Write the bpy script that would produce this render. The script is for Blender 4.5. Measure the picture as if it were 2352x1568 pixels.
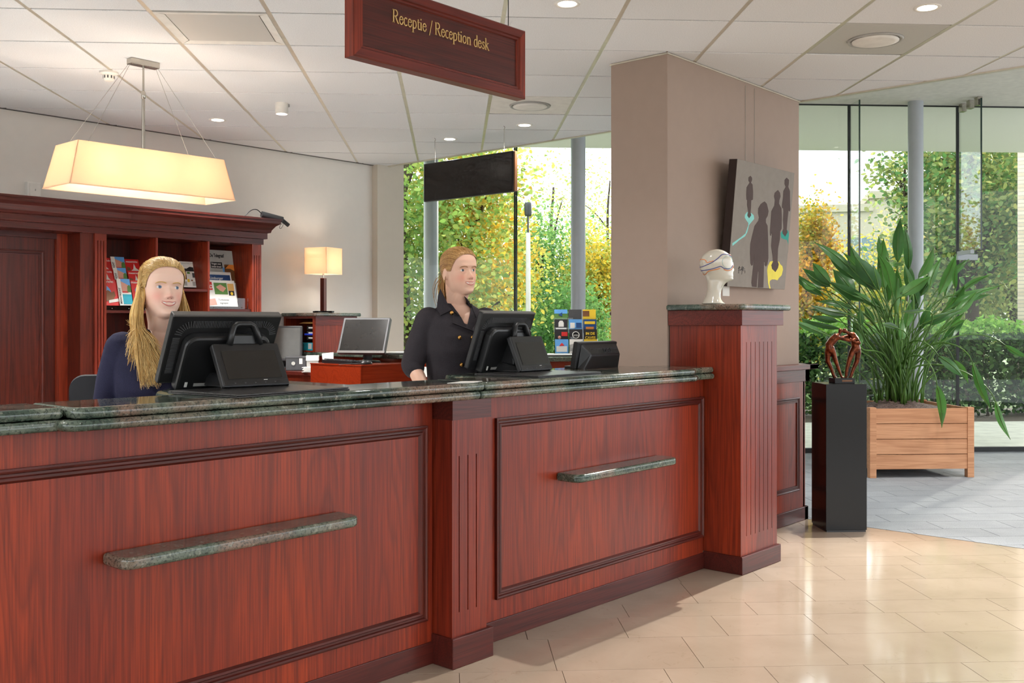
import bpy, bmesh, math, random
import numpy as np
from mathutils import Vector, Matrix
R = math.radians
scene = bpy.context.scene
for _o in list(bpy.data.objects):
    bpy.data.objects.remove(_o, do_unlink=True)
# world frame: X runs along the reception desk, Y runs from the desk front towards the back wall, Z is up
# ------------------------------------------------------------------ camera
CAM = Vector((-3.1675, -2.9258, 1.37)); VIEW = R(41.63); FPX = 2300.0
cam_data = bpy.data.cameras.new('camera'); cam = bpy.data.objects.new('camera', cam_data)
scene.collection.objects.link(cam); scene.camera = cam
cam.location = CAM; cam.rotation_euler = (R(90), 0, VIEW - R(90))
cam_data.sensor_width = 36.0; cam_data.lens = FPX / 2352 * 36.0; cam_data.shift_y = -41.0 / 2352
cam_data.clip_end = 400
# ------------------------------------------------------------------ world, sun, exposure
world = bpy.data.worlds.new('sky'); scene.world = world; world.use_nodes = True
bg = world.node_tree.nodes['Background']; bg.inputs[0].default_value = (0.92, 0.965, 1.0, 1); bg.inputs[1].default_value = 2.3
def lamp(name, kind, loc, energy, color=(1, 1, 1), rot=None, parent=None, **kw):
    d = bpy.data.lights.new(name, kind); d.energy = energy; d.color = color
    for k, v in kw.items(): setattr(d, k, v)
    o = bpy.data.objects.new(name, d); scene.collection.objects.link(o); o.location = loc
    if rot: o.rotation_euler = rot
    if parent: o.parent = parent
    return o
def sun_rot(az, el):  # az: direction the light comes from
    v = Vector((math.cos(az) * math.cos(el), math.sin(az) * math.cos(el), math.sin(el)))
    return v.to_track_quat('Z', 'Y').to_euler()
lamp('sun', 'SUN', (20, 1, 8), 3.5, (1.0, 0.93, 0.82), rot=sun_rot(R(2.3), R(14.8)), angle=R(2.6))
scene.view_settings.view_transform = 'Standard'; scene.view_settings.look = 'None'
scene.view_settings.exposure = 0.45; scene.view_settings.gamma = 1.0; scene.view_settings.use_curve_mapping = False
scene.cycles.max_bounces = 6; scene.cycles.diffuse_bounces = 4; scene.cycles.glossy_bounces = 3; scene.cycles.transmission_bounces = 4; scene.cycles.transparent_max_bounces = 10
scene.cycles.use_adaptive_sampling = True; scene.cycles.adaptive_threshold = 0.06; scene.cycles.adaptive_min_samples = 12
scene.cycles.caustics_reflective = False; scene.cycles.caustics_refractive = False
WARM = (1.0, 0.87, 0.74); NEUT = (1.0, 0.975, 0.945)
# ------------------------------------------------------------------ view helpers (where a seen point stands at a given real depth / plane)
_F = Vector((math.cos(VIEW), math.sin(VIEW), 0)); _R = Vector((math.sin(VIEW), -math.cos(VIEW), 0))
def _ray(x, y): return _F + _R * ((x - 1176.0) / FPX) + Vector((0, 0, (743.0 - y) / FPX))
def at(x, y, D): return CAM + _ray(x, y) * D
def on_z(x, y, z): r = _ray(x, y); return CAM + r * ((z - CAM.z) / r.z)
def on_y(x, y, Y): r = _ray(x, y); return CAM + r * ((Y - CAM.y) / r.y)
def on_x(x, y, X): r = _ray(x, y); return CAM + r * ((X - CAM.x) / r.x)
S2 = math.sqrt(0.5)
def GW(gx, gy, z=0.0): return Vector(((gx + gy) * S2, (gy - gx) * S2, z))   # the building's diagonal grid
# ------------------------------------------------------------------ mesh helpers
class MB:
    def __init__(s): s.v = []; s.f = []; s.mi = []; s.cur = 0
    def add(s, vs, fs):
        o = len(s.v); s.v.extend(tuple(p) for p in vs)
        for f in fs: s.f.append(tuple(i + o for i in f)); s.mi.append(s.cur)
        return s
    def box(s, x0, x1, y0, y1, z0, z1):
        vs = [(x0,y0,z0),(x1,y0,z0),(x1,y1,z0),(x0,y1,z0),(x0,y0,z1),(x1,y0,z1),(x1,y1,z1),(x0,y1,z1)]
        return s.add(vs, [(0,3,2,1),(4,5,6,7),(0,1,5,4),(1,2,6,5),(2,3,7,6),(3,0,4,7)])
    def hexa(s, vs): return s.add(vs, [(0,3,2,1),(4,5,6,7),(0,1,5,4),(1,2,6,5),(2,3,7,6),(3,0,4,7)])
    def prism(s, poly, z0, z1):           # poly counter-clockwise in XY
        n = len(poly); vs = [(p[0],p[1],z0) for p in poly] + [(p[0],p[1],z1) for p in poly]
        fs = [tuple(range(n-1,-1,-1)), tuple(range(n,2*n))] + [(i,(i+1)%n,n+(i+1)%n,n+i) for i in range(n)]
        return s.add(vs, fs)
    def extrude(s, poly, a, b, fn):       # poly 2-D profile (p,q) swept from a to b; fn(p,q,t) -> xyz
        n = len(poly); vs = [fn(p,q,a) for p,q in poly] + [fn(p,q,b) for p,q in poly]
        return s.add(vs, [tuple(range(n-1,-1,-1)), tuple(range(n,2*n))] + [(i,(i+1)%n,n+(i+1)%n,n+i) for i in range(n)])
    def loft(s, rings, cap=True, close=True):
        n = len(rings[0]); vs = [p for r in rings for p in r]; fs = []
        for k in range(len(rings)-1):
            for i in range(n if close else n-1):
                j = (i+1) % n; fs.append((k*n+i, k*n+j, (k+1)*n+j, (k+1)*n+i))
        if cap and close:
            fs.append(tuple(range(n-1,-1,-1))); fs.append(tuple(range((len(rings)-1)*n, len(rings)*n)))
        return s.add(vs, fs)
    def tube(s, path, r, n=8, cap=True, flat=1.0):
        path = [Vector(p) for p in path]; m = len(path)
        rr = r if isinstance(r, (list, tuple)) else [r]*m
        t0 = (path[1]-path[0]).normalized(); up = Vector((0,0,1)) if abs(t0.z) < .9 else Vector((1,0,0))
        a = t0.cross(up).normalized(); rings = []
        for i, p in enumerate(path):
            t = (path[min(i+1,m-1)] - path[max(i-1,0)])
            t = t.normalized() if t.length > 1e-9 else t0
            a = (a - t*a.dot(t)); a = a.normalized() if a.length > 1e-6 else t.orthogonal().normalized()
            b = t.cross(a)
            rings.append([p + a*(math.cos(k*2*math.pi/n)*rr[i]) + b*(math.sin(k*2*math.pi/n)*rr[i]*flat) for k in range(n)])
        return s.loft(rings, cap)
    def lathe(s, prof, n=24, c=(0,0), arc=2*math.pi):
        rings = [[(c[0]+r*math.cos(k*arc/n), c[1]+r*math.sin(k*arc/n), z) for k in range(n)] for r, z in prof]
        return s.loft(rings)
    def ball(s, c, rx, ry=None, rz=None, n=12, m=8):
        ry = ry or rx; rz = rz or rx; rings = []
        for i in range(1, m):
            a = math.pi*i/m - math.pi/2
            rings.append([(c[0]+rx*math.cos(a)*math.cos(k*2*math.pi/n), c[1]+ry*math.cos(a)*math.sin(k*2*math.pi/n), c[2]+rz*math.sin(a)) for k in range(n)])
        o = len(s.v); s.loft(rings, cap=False); s.v += [(c[0],c[1],c[2]-rz),(c[0],c[1],c[2]+rz)]
        b, t = len(s.v)-2, len(s.v)-1; L = o+(m-2)*n
        for k in range(n):
            s.f.append((b, o+(k+1)%n, o+k)); s.mi.append(s.cur); s.f.append((t, L+k, L+(k+1)%n)); s.mi.append(s.cur)
        return s
    def xf(s, M):
        s.v = [tuple(M @ Vector(p)) for p in s.v]; return s
    def mesh(s, name, mats, smooth=False):
        me = bpy.data.meshes.new(name); me.from_pydata(s.v, [], s.f); me.update()
        for m in (mats if isinstance(mats, (list, tuple)) else [mats]): me.materials.append(m)
        if any(s.mi): me.polygons.foreach_set('material_index', s.mi)
        if smooth: me.polygons.foreach_set('use_smooth', [True]*len(s.f))
        return me
    def build(s, name, mats, parent=None, loc=None, rot=None, smooth=False, bevel=0, seg=2, auto=None):
        o = bpy.data.objects.new(name, s.mesh(name, mats, smooth or bool(auto))); scene.collection.objects.link(o)
        if loc is not None: o.location = loc
        if rot is not None: o.rotation_euler = rot
        if parent is not None: o.parent = parent
        if bevel:
            b = o.modifiers.new('bevel', 'BEVEL'); b.width = bevel; b.segments = seg; b.limit_method = 'ANGLE'; b.angle_limit = R(40)
        if auto: sharpen(o.data, auto)
        return o
def sharpen(me, deg):
    bm = bmesh.new(); bm.from_mesh(me)
    for e in bm.edges:
        if len(e.link_faces) == 2 and e.calc_face_angle(0) > R(deg): e.smooth = False
    bm.to_mesh(me); bm.free()
def tag(o, label=None, cat=None, group=None, kind=None):
    if label: o['label'] = label
    if cat: o['category'] = cat
    if group: o['group'] = group
    if kind: o['kind'] = kind
    return o
def thing(name, label, cat, loc=(0,0,0), rz=0.0, group=None):
    o = bpy.data.objects.new(name, None); scene.collection.objects.link(o); o.empty_display_size = .1
    o.location = loc; o.rotation_euler = (0, 0, rz); return tag(o, label, cat, group)
def struct(o): o['kind'] = 'structure'; return o
def copy_tree(o, parent=None):
    c = o.copy(); scene.collection.objects.link(c); c.parent = parent
    for ch in list(o.children): copy_tree(ch, c)
    return c
def inst(proto, parent, loc=None, rot=None, name=None):
    c = proto.copy(); scene.collection.objects.link(c)
    if parent is not None: c.parent = parent
    if loc is not None: c.location = loc
    if rot is not None: c.rotation_euler = rot
    return c
def bx(name, m, x0, x1, y0, y1, z0, z1, parent=None, bevel=0, **k):
    return MB().box(x0, x1, y0, y1, z0, z1).build(name, m, parent, bevel=bevel, **k)
def clip(poly, a, b, c):                  # keep a*x+b*y<=c
    out = []
    for i in range(len(poly)):
        p, q = poly[i], poly[(i+1) % len(poly)]; dp = a*p[0]+b*p[1]-c; dq = a*q[0]+b*q[1]-c
        if dp <= 0: out.append(p)
        if (dp < 0) != (dq < 0) and dp != dq:
            t = dp/(dp-dq); out.append((p[0]+(q[0]-p[0])*t, p[1]+(q[1]-p[1])*t))
    return out
def area2(poly): return abs(sum(p[0]*q[1]-q[0]*p[1] for p, q in zip(poly, poly[1:]+poly[:1])))/2
def catmull(pts, n=6):
    pts = [Vector(p) for p in pts]; out = []
    P = [pts[0]*2-pts[1]] + pts + [pts[-1]*2-pts[-2]]
    for i in range(1, len(P)-2):
        a, b, c, d = P[i-1], P[i], P[i+1], P[i+2]
        for k in range(n):
            t = k/n; out.append(0.5*((2*b)+(c-a)*t+(2*a-5*b+4*c-d)*t*t+(3*b-a-3*c+d)*t**3))
    return out + [pts[-1]]
def text_mesh(name, body, size, m, parent, origin, xdir, ydir, align='LEFT', depth=.0008, sx=1.0, bold=0.0):
    cu = bpy.data.curves.new(name, 'FONT'); cu.body = body; cu.size = size; cu.align_x = align; cu.extrude = depth; cu.offset = bold
    cu.resolution_u = 3
    t = bpy.data.objects.new(name, cu); scene.collection.objects.link(t)
    me = bpy.data.meshes.new_from_object(t.evaluated_get(bpy.context.evaluated_depsgraph_get()))
    bpy.data.objects.remove(t); bpy.data.curves.remove(cu)
    X = Vector(xdir).normalized(); Y = Vector(ydir).normalized(); Z = X.cross(Y)
    M = Matrix.Translation(Vector(origin)) @ Matrix((X, Y, Z)).transposed().to_4x4() @ Matrix.Diagonal((sx, 1, 1, 1))
    me.transform(M); me.materials.clear(); me.materials.append(m); me.name = name
    o = bpy.data.objects.new(name, me); scene.collection.objects.link(o); o.parent = parent; return o
def remeshed(mb, voxel, smooth=4, fac=.5):
    me = mb.mesh('tmp', []); o = bpy.data.objects.new('tmp', me); scene.collection.objects.link(o)
    r = o.modifiers.new('r', 'REMESH'); r.mode = 'VOXEL'; r.voxel_size = voxel; r.use_smooth_shade = True
    if smooth: sm = o.modifiers.new('s', 'SMOOTH'); sm.factor = fac; sm.iterations = smooth
    out = bpy.data.meshes.new_from_object(o.evaluated_get(bpy.context.evaluated_depsgraph_get()))
    bpy.data.objects.remove(o); bpy.data.meshes.remove(me); return out
def mesh_obj(name, me, m, parent=None, loc=None, rot=None):
    me.name = name; me.materials.clear(); me.materials.append(m)
    o = bpy.data.objects.new(name, me); scene.collection.objects.link(o)
    if parent is not None: o.parent = parent
    if loc is not None: o.location = loc
    if rot is not None: o.rotation_euler = rot
    return o
# ------------------------------------------------------------------ materials
def lin(r, g, b):
    return tuple(((c/255)/12.92 if c/255 <= .04045 else ((c/255+.055)/1.055)**2.4) for c in (r, g, b)) + (1.0,)
class NT:
    def __init__(s, name):
        s.m = bpy.data.materials.new(name); s.m.use_nodes = True; s.t = s.m.node_tree; s.b = s.t.nodes['Principled BSDF']
        s.out = s.t.nodes['Material Output']
    def n(s, typ, **kw):
        x = s.t.nodes.new('ShaderNode'+typ)
        for k, v in kw.items():
            if k.startswith('i_'): x.inputs[k[2:].replace('_', ' ')].default_value = v
            else: setattr(x, k, v)
        return x
    def l(s, a, b): s.t.links.new(a, b)
    def coord(s, scale=(1,1,1), kind='Object', rot=(0,0,0)):
        c = s.n('TexCoord'); m = s.n('Mapping'); m.inputs['Scale'].default_value = scale; m.inputs['Rotation'].default_value = rot
        s.l(c.outputs[kind], m.inputs[0]); return m.outputs[0]
    def noise(s, vec, scale, detail=2, rough=.5, dist=0):
        x = s.n('TexNoise'); x.inputs['Scale'].default_value = scale; x.inputs['Detail'].default_value = detail
        x.inputs['Roughness'].default_value = rough; x.inputs['Distortion'].default_value = dist
        if vec is not None: s.l(vec, x.inputs['Vector'])
        return x.outputs['Fac']
    def ramp(s, fac, stops, interp='LINEAR'):
        x = s.n('ValToRGB'); e = x.color_ramp.elements; x.color_ramp.interpolation = interp
        while len(e) < len(stops): e.new(.5)
        for k, (p, c) in enumerate(stops): e[k].position = p; e[k].color = c if len(c) == 4 else tuple(c)+(1,)
        s.l(fac, x.inputs[0]); return x.outputs[0]
    def mix(s, fac, a, b, mode='MIX'):
        x = s.n('MixRGB', blend_type=mode)
        for v, k in ((fac, 0), (a, 1), (b, 2)):
            if isinstance(v, (int, float)): x.inputs[k].default_value = v
            elif isinstance(v, tuple): x.inputs[k].default_value = v
            else: s.l(v, x.inputs[k])
        return x.outputs[0]
    def math(s, op, a, b=0.0):
        x = s.n('Math', operation=op)
        for v, k in ((a, 0), (b, 1)):
            if isinstance(v, (int, float)): x.inputs[k].default_value = v
            else: s.l(v, x.inputs[k])
        return x.outputs[0]
    def bump(s, h, strength=.2, dist=.002):
        x = s.n('Bump'); x.inputs['Strength'].default_value = strength; x.inputs['Distance'].default_value = dist
        s.l(h, x.inputs['Height']); s.l(x.outputs[0], s.b.inputs['Normal'])
    def set(s, color=None, rough=.5, metal=0, spec=.5, coat=0, coat_r=.1, **kw):
        if color is not None:
            if isinstance(color, tuple): s.b.inputs['Base Color'].default_value = color
            else: s.l(color, s.b.inputs['Base Color'])
        if isinstance(rough, (int, float)): s.b.inputs['Roughness'].default_value = rough
        else: s.l(rough, s.b.inputs['Roughness'])
        s.b.inputs['Metallic'].default_value = metal; s.b.inputs['Specular IOR Level'].default_value = spec
        s.b.inputs['Coat Weight'].default_value = coat; s.b.inputs['Coat Roughness'].default_value = coat_r
        for k, v in kw.items(): s.b.inputs[k.replace('_', ' ')].default_value = v
        return s.m
def plain(name, rgb, rough=.5, vary=.06, scale=14, bump=0.0, **kw):
    t = NT(name); c = lin(*rgb); f = t.noise(t.coord(), scale, 3)
    a = tuple(x*(1-vary) for x in c[:3])+(1,); b = tuple(min(1, x*(1+vary)) for x in c[:3])+(1,)
    if bump: t.bump(t.noise(t.coord(), scale*12, 2), bump, .001)
    return t.set(t.ramp(f, [(.3, a), (.7, b)]), rough, **kw)
def emit(name, rgb, strength):
    t = NT(name); return t.set(lin(*rgb), .5, Emission_Color=lin(*rgb), Emission_Strength=strength)
def wood(name, axis, dark, base, bright, rough=.36, coat=.08, K=15.0, seed=0.0):
    t = NT(name); sc = {'x': (.42, 5.2, 5.2), 'y': (5.2, .42, 5.2), 'z': (5.2, 5.2, .42)}[axis]
    fs = {'x': (3, 150, 150), 'y': (150, 3, 150), 'z': (150, 150, 3)}[axis]
    c = t.n('TexCoord'); off = t.n('VectorMath', operation='ADD'); off.inputs[1].default_value = (seed, seed*.7, seed*1.3); t.l(c.outputs['Object'], off.inputs[0])
    m1 = t.n('Mapping'); m1.inputs['Scale'].default_value = sc; t.l(off.outputs[0], m1.inputs[0])
    m2 = t.n('Mapping'); m2.inputs['Scale'].default_value = fs; t.l(off.outputs[0], m2.inputs[0])
    n1 = t.noise(m1.outputs[0], 1.0, 1.5, .4, .3)
    w = t.math('FRACT', t.math('MULTIPLY', n1, K))
    line = t.ramp(w, [(0, (.25,.25,.25,1)), (.3, (.8,.8,.8,1)), (.75, (1,1,1,1)), (1, (.2,.2,.2,1))])
    tone = t.noise(m1.outputs[0], .45, 2); fine = t.noise(m2.outputs[0], 1.0, 2, .6)
    col = t.mix(t.ramp(tone, [(.35, (0,0,0,1)), (.65, (1,1,1,1))]), lin(*base), lin(*bright))
    col = t.mix(t.math('MULTIPLY', t.math('SUBTRACT', 1.0, line), .5), col, lin(*dark))
    col = t.mix(t.ramp(fine, [(.3, (.6,.6,.6,1)), (.6, (0,0,0,1))]), col, lin(*dark))
    t.bump(fine, .12, .001)
    return t.set(col, rough, coat=coat, coat_r=.2, spec=.32)
M = {}
M['wood'] = wood('stained_wood', 'z', (70, 24, 16), (124, 42, 26), (154, 56, 26))
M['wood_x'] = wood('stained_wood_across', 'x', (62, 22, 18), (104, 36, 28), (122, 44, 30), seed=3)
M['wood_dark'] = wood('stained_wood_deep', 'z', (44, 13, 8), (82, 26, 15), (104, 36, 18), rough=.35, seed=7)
M['wood_dark_x'] = wood('stained_wood_deep_across', 'x', (44, 16, 12), (80, 30, 24), (94, 36, 28), rough=.35, seed=9)
M['wood_y'] = wood('stained_wood_depth', 'y', (80, 28, 20), (124, 44, 28), (140, 50, 30), seed=4)
M['wood_orange'] = wood('orange_red_wood', 'x', (104, 30, 12), (128, 40, 18), (138, 46, 20), rough=.15, coat=.6, seed=5)
M['planter'] = wood('cedar_board', 'x', (150, 96, 62), (196, 142, 104), (208, 158, 120), rough=.6, coat=0, K=9, seed=2)
def stone():
    t = NT('green_granite'); c = t.coord()
    p = t.noise(c, 5.0, 4, .65, .6); q = t.noise(c, 3.1, 2, .5, .3); s = t.noise(c, 120, 2, .7); s2 = t.noise(c, 38, 3, .7)
    col = t.ramp(p, [(.30, lin(30,42,37)), (.45, lin(64,80,70)), (.58, lin(100,108,94)), (.72, lin(72,84,78))])
    col = t.mix(t.ramp(q, [(.52, (0,0,0,1)), (.64, (.75,.75,.75,1))]), col, lin(130, 102, 88))
    col = t.mix(t.ramp(s, [(.36, (.8,.8,.8,1)), (.5, (0,0,0,1))]), col, lin(34, 44, 40))
    col = t.mix(t.ramp(s2, [(.58, (0,0,0,1)), (.7, (.6,.6,.6,1))]), col, lin(152, 152, 138))
    return t.set(col, .07, spec=.6)
M['stone'] = stone()
def floor_tile():
    t = NT('beige_limestone'); c = t.coord(); oi = t.n('ObjectInfo')
    p = t.noise(c, 2.2, 4, .6, .4); s = t.noise(c, 9, 5, .75, 1.5)
    col = t.ramp(p, [(.3, lin(158,141,123)), (.7, lin(172,155,137))])
    col = t.mix(t.ramp(s, [(.60, (0,0,0,1)), (.72, (.45,.45,.45,1))]), col, lin(134, 114, 92))
    col = t.mix(1.0, col, t.ramp(oi.outputs['Random'], [(0, (.93,.93,.92,1)), (1, (1,1,1,1))]), 'MULTIPLY')
    return t.set(col, t.ramp(t.noise(c, 3, 3), [(.3, (.07,.07,.07,1)), (.7, (.15,.15,.15,1))]), spec=.6)
M['floor'] = floor_tile()
M['bounce_floor'] = plain('pale_bounce_floor', (214, 213, 210), .5)
M['grout'] = plain('grout', (120, 104, 86), .7)
def carpet():
    t = NT('grey_carpet'); c = t.coord(); oi = t.n('ObjectInfo')
    f = t.noise(c, 160, 2, .7); g = t.noise(c, 5, 3)
    col = t.ramp(f, [(.3, lin(112, 116, 121)), (.7, lin(152, 156, 161))])
    col = t.mix(.35, col, t.ramp(g, [(.3, lin(132,136,142)), (.7, lin(156,160,164))]))
    col = t.mix(1.0, col, t.ramp(oi.outputs['Random'], [(0, (.9,.9,.9,1)), (1, (1,1,1,1))]), 'MULTIPLY')
    t.bump(f, .5, .004); return t.set(col, .9, spec=.2)
M['carpet'] = carpet()
def ceil_tile():
    t = NT('ceiling_tile'); c = t.coord(); f = t.noise(c, 180, 3, .8); t.bump(f, .35, .002)
    oi = t.n('ObjectInfo')
    col = t.mix(1.0, t.ramp(f, [(.3, lin(216,217,218)), (.6, lin(236,237,238))]), t.ramp(oi.outputs['Random'], [(0, (.95,.95,.95,1)), (1, (1,1,1,1))]), 'MULTIPLY')
    return t.set(col, .9, spec=.2)
M['ceil'] = ceil_tile()
M['bar'] = plain('grid_channel', (212, 205, 188), .32, metal=.4)
M['bar_dull'] = plain('grid_bar', (84, 80, 76), .6)
M['white'] = plain('white_paint', (226, 223, 216), .7, bump=.05)
M['wall'] = plain('wall_paint', (222, 218, 211), .75, vary=.012)
M['pier'] = plain('pier_paint', (204, 196, 182), .75, vary=.012)
M['taupe'] = plain('taupe_render', (160, 140, 127), .8, vary=.015, bump=.12)
M['plaster'] = plain('plaster', (226, 222, 214), .7)
M['soffit'] = plain('soffit_panel', (238, 236, 230), .7, vary=.01)
M['steel'] = plain('grey_column_paint', (172, 178, 184), .35, vary=.02)
M['black'] = plain('black_plastic', (28, 28, 29), .38, bump=.08)
M['black_gloss'] = plain('black_lacquer', (10, 9, 9), .22, spec=.3)
M['screen'] = plain('dark_screen', (34, 32, 30), .16)
M['screen_grey'] = plain('grey_screen', (98, 96, 90), .2)
M['silver'] = plain('silver_plastic', (92, 88, 84), .4, metal=.2)
M['mat'] = plain('desk_mat', (40, 38, 38), .32, bump=.2)
M['rubber'] = plain('seal_rubber', (24, 26, 28), .6)
M['chrome'] = plain('brushed_nickel', (186, 180, 170), .25, metal=1.0)
M['wire'] = plain('wire', (170, 166, 158), .4, metal=.6)
M['gold'] = plain('gold_lettering', (214, 178, 116), .35, metal=.3)
M['brass'] = plain('brass_button', (200, 150, 80), .25, metal=.9)
M['paper'] = plain('paper', (226, 224, 218), .8, vary=.03)
M['newsprint'] = plain('newsprint', (188, 188, 182), .85)
M['ink'] = plain('ink', (34, 32, 34), .7)
M['red'] = plain('red_print', (206, 40, 38), .4)
M['orange'] = plain('orange_print', (226, 140, 60), .4)
M['skyblue'] = plain('blue_print', (96, 160, 220), .4)
M['pink'] = plain('salmon_print', (206, 150, 130), .5)
M['green'] = plain('green_print', (86, 128, 60), .5)
M['blue'] = plain('deep_blue_print', (32, 74, 130), .4)
M['teal'] = plain('teal_plastic', (20, 150, 170), .4)
M['cobalt'] = plain('cobalt_plastic', (30, 60, 190), .4)
M['yellow'] = plain('yellow_print', (232, 196, 50), .5)
M['brown'] = plain('brown_print', (120, 76, 40), .5)
M['manila'] = plain('manila', (206, 160, 90), .7)
M['grey'] = plain('grey_plastic', (168, 166, 162), .5)
M['greydark'] = plain('charcoal_plastic', (70, 70, 72), .45)
def glass(name, tint, refl=.8):
    t = NT(name); tr = t.n('BsdfTransparent'); tr.inputs[0].default_value = tint; gl = t.n('BsdfGlossy'); gl.inputs['Roughness'].default_value = .0
    fr = t.n('Fresnel'); fr.inputs[0].default_value = 1.45
    mx = t.n('MixShader'); t.l(t.math('MULTIPLY', fr.outputs[0], refl), mx.inputs[0]); t.l(tr.outputs[0], mx.inputs[1]); t.l(gl.outputs[0], mx.inputs[2])
    t.l(mx.outputs[0], t.out.inputs[0]); return t.m
M['glass'] = glass('window_glass', (.965, .992, .978, 1), .42)
M['glass_fin'] = glass('fin_glass', (.975, .99, .98, 1), .25)
M['glass_edge'] = plain('glass_edge', (30, 52, 48), .15)
M['acrylic'] = glass('clear_acrylic', (.96, .97, .97, 1))
def fabric_shade(name, rgb, tr):
    t = NT(name); d = t.n('BsdfDiffuse'); d.inputs[0].default_value = lin(*rgb); x = t.n('BsdfTranslucent'); x.inputs[0].default_value = lin(*rgb)
    mx = t.n('MixShader'); mx.inputs[0].default_value = tr; t.l(d.outputs[0], mx.inputs[1]); t.l(x.outputs[0], mx.inputs[2]); t.l(mx.outputs[0], t.out.inputs[0])
    return t.m
M['shade'] = fabric_shade('lamp_fabric', (250, 228, 204), .58)
M['bulb'] = emit('lit_bulb', (255, 236, 206), 14)
M['dl_glow'] = emit('lit_downlight', (255, 246, 232), 9)
def leafmat(name, rough=.45, trans=.5):
    t = NT(name); a = t.n('Attribute', attribute_name='Col'); t.l(a.outputs['Color'], t.b.inputs['Base Color'])
    t.b.inputs['Roughness'].default_value = rough; t.b.inputs['Specular IOR Level'].default_value = .3
    x = t.n('BsdfTranslucent'); t.l(a.outputs['Color'], x.inputs[0]); mx = t.n('MixShader'); mx.inputs[0].default_value = trans
    t.l(t.b.outputs[0], mx.inputs[1]); t.l(x.outputs[0], mx.inputs[2]); t.l(mx.outputs[0], t.out.inputs[0]); return t.m
M['leaves'] = leafmat('tree_leaves')
M['bark'] = plain('bark', (70, 58, 46), .9, bump=.4)
# ================================================================== the room
HC = 2.933; LX = 3.455; GG = 6.118; HR = 3.70
def in_view(pts, m=60):
    ok = False
    for p in pts:
        q = Vector(p) - CAM; d = q.dot(_F)
        if d < .6: continue
        x = 1176 + FPX*q.dot(_R)/d; y = 743 - FPX*q.z/d
        if -m < x < 2352+m and -m < y < 1568+m: ok = True
    return ok
# ---- stone floor
fl = struct(MB().prism([(-9,-9),(LX+.01,-9),(LX+.01,4.7),(-9,4.7)], -.08, -.004).build('floor', M['grout']))
rows = []; y0 = -.372; seq = [(.392,.588,.239,.40),(.305,.443,.594,.30),(.21,.61,.651,.2)]
edges = []; g = -.372; k = 0
hh = [.395,.303,.212]
while g < 5.2: edges.append((g, hh[k%3], [.588,.443,.61][k%3], [(.239 if k%6==0 else 1.029),.594,.651][k%3])); g += hh[k%3]; k += 1
g = -.372; k = 2
while g > -3.2: h = hh[k%3]; g -= h; edges.append((g, h, [.588,.443,.405][k%3], [.5,.31,.664][k%3])); k = (k-1) % 3
n_tile = 0; rest = MB()
for g, h, L, ph in edges:
    a = -14
    for i in range(-16, 16):
        x0 = ph + i*L; gp = .0012
        poly = [GW(x0+gp, g+gp), GW(x0+L-gp, g+gp), GW(x0+L-gp, g+h-gp), GW(x0+gp, g+h-gp)]
        poly = [(p.x, p.y) for p in poly][::1]
        poly = clip(poly, 1, 0, LX); poly = clip(poly, 0, 1, 4.6)
        if len(poly) < 3 or area2(poly) < .002: continue
        cx_ = sum(p[0] for p in poly)/len(poly); cy_ = sum(p[1] for p in poly)/len(poly)
        if cx_ < -7 or cy_ < -6: continue
        if sum(p[0]*q[1]-q[0]*p[1] for p, q in zip(poly, poly[1:]+poly[:1])) < 0: poly = poly[::-1]
        if in_view([(p[0], p[1], 0) for p in poly], 260) and n_tile < 290 and cx_ > -2.6 and cy_ < .2:
            MB().prism(poly, -.004, 0).build('floor_tile', M['floor'], fl); n_tile += 1
        else: rest.prism(poly, -.004, 0)
r_ = rest.build('floor_tile', M['floor'], fl); r_['kind'] = 'stuff'
struct(MB().prism([(-6.2,.13),(1.73,.13),(1.73,.66),(3.43,.66),(3.43,4.66),(-6.2,4.66)], .0005, .003).build('floor', M['bounce_floor']))  # unseen pale sheet added behind the desk to bounce light onto the ceiling
# ---- carpet by the entrance
cf = struct(MB().prism([(LX+.01,-7),(12,-7),(12,-3.4)] + [tuple(GW(gx, GG+.01)[:2]) for gx in (9, -.9)] + [(LX+.01,4.7)], -.08, -.006).build('floor', M['greydark']))
nt = 0; rest = MB()
for j in range(0, 30):
    for i in range(-4, 22):
        gx0 = i*.5 + (.25 if j % 2 else 0) - .4; gy0 = -.3 + j*.25
        poly = [tuple(GW(a, b)[:2]) for a, b in ((gx0+.002,gy0+.002),(gx0+.498,gy0+.002),(gx0+.498,gy0+.248),(gx0+.002,gy0+.248))]
        poly = clip(poly, -1, 0, -(LX+.012)); poly = clip(poly, S2, S2, GG-.03)
        if len(poly) < 3 or area2(poly) < .003: continue
        cxx = sum(p[0] for p in poly)/len(poly); cyy = sum(p[1] for p in poly)/len(poly)
        if cyy < -3.5: continue
        if in_view([(p[0],p[1],0) for p in poly], 120) and nt < 290: MB().prism(poly, -.006, 0).build('carpet_tile', M['carpet'], cf); nt += 1
        else: rest.prism(poly, -.006, 0)
r_ = rest.build('carpet_tile', M['carpet'], cf); r_['kind'] = 'stuff'
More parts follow.
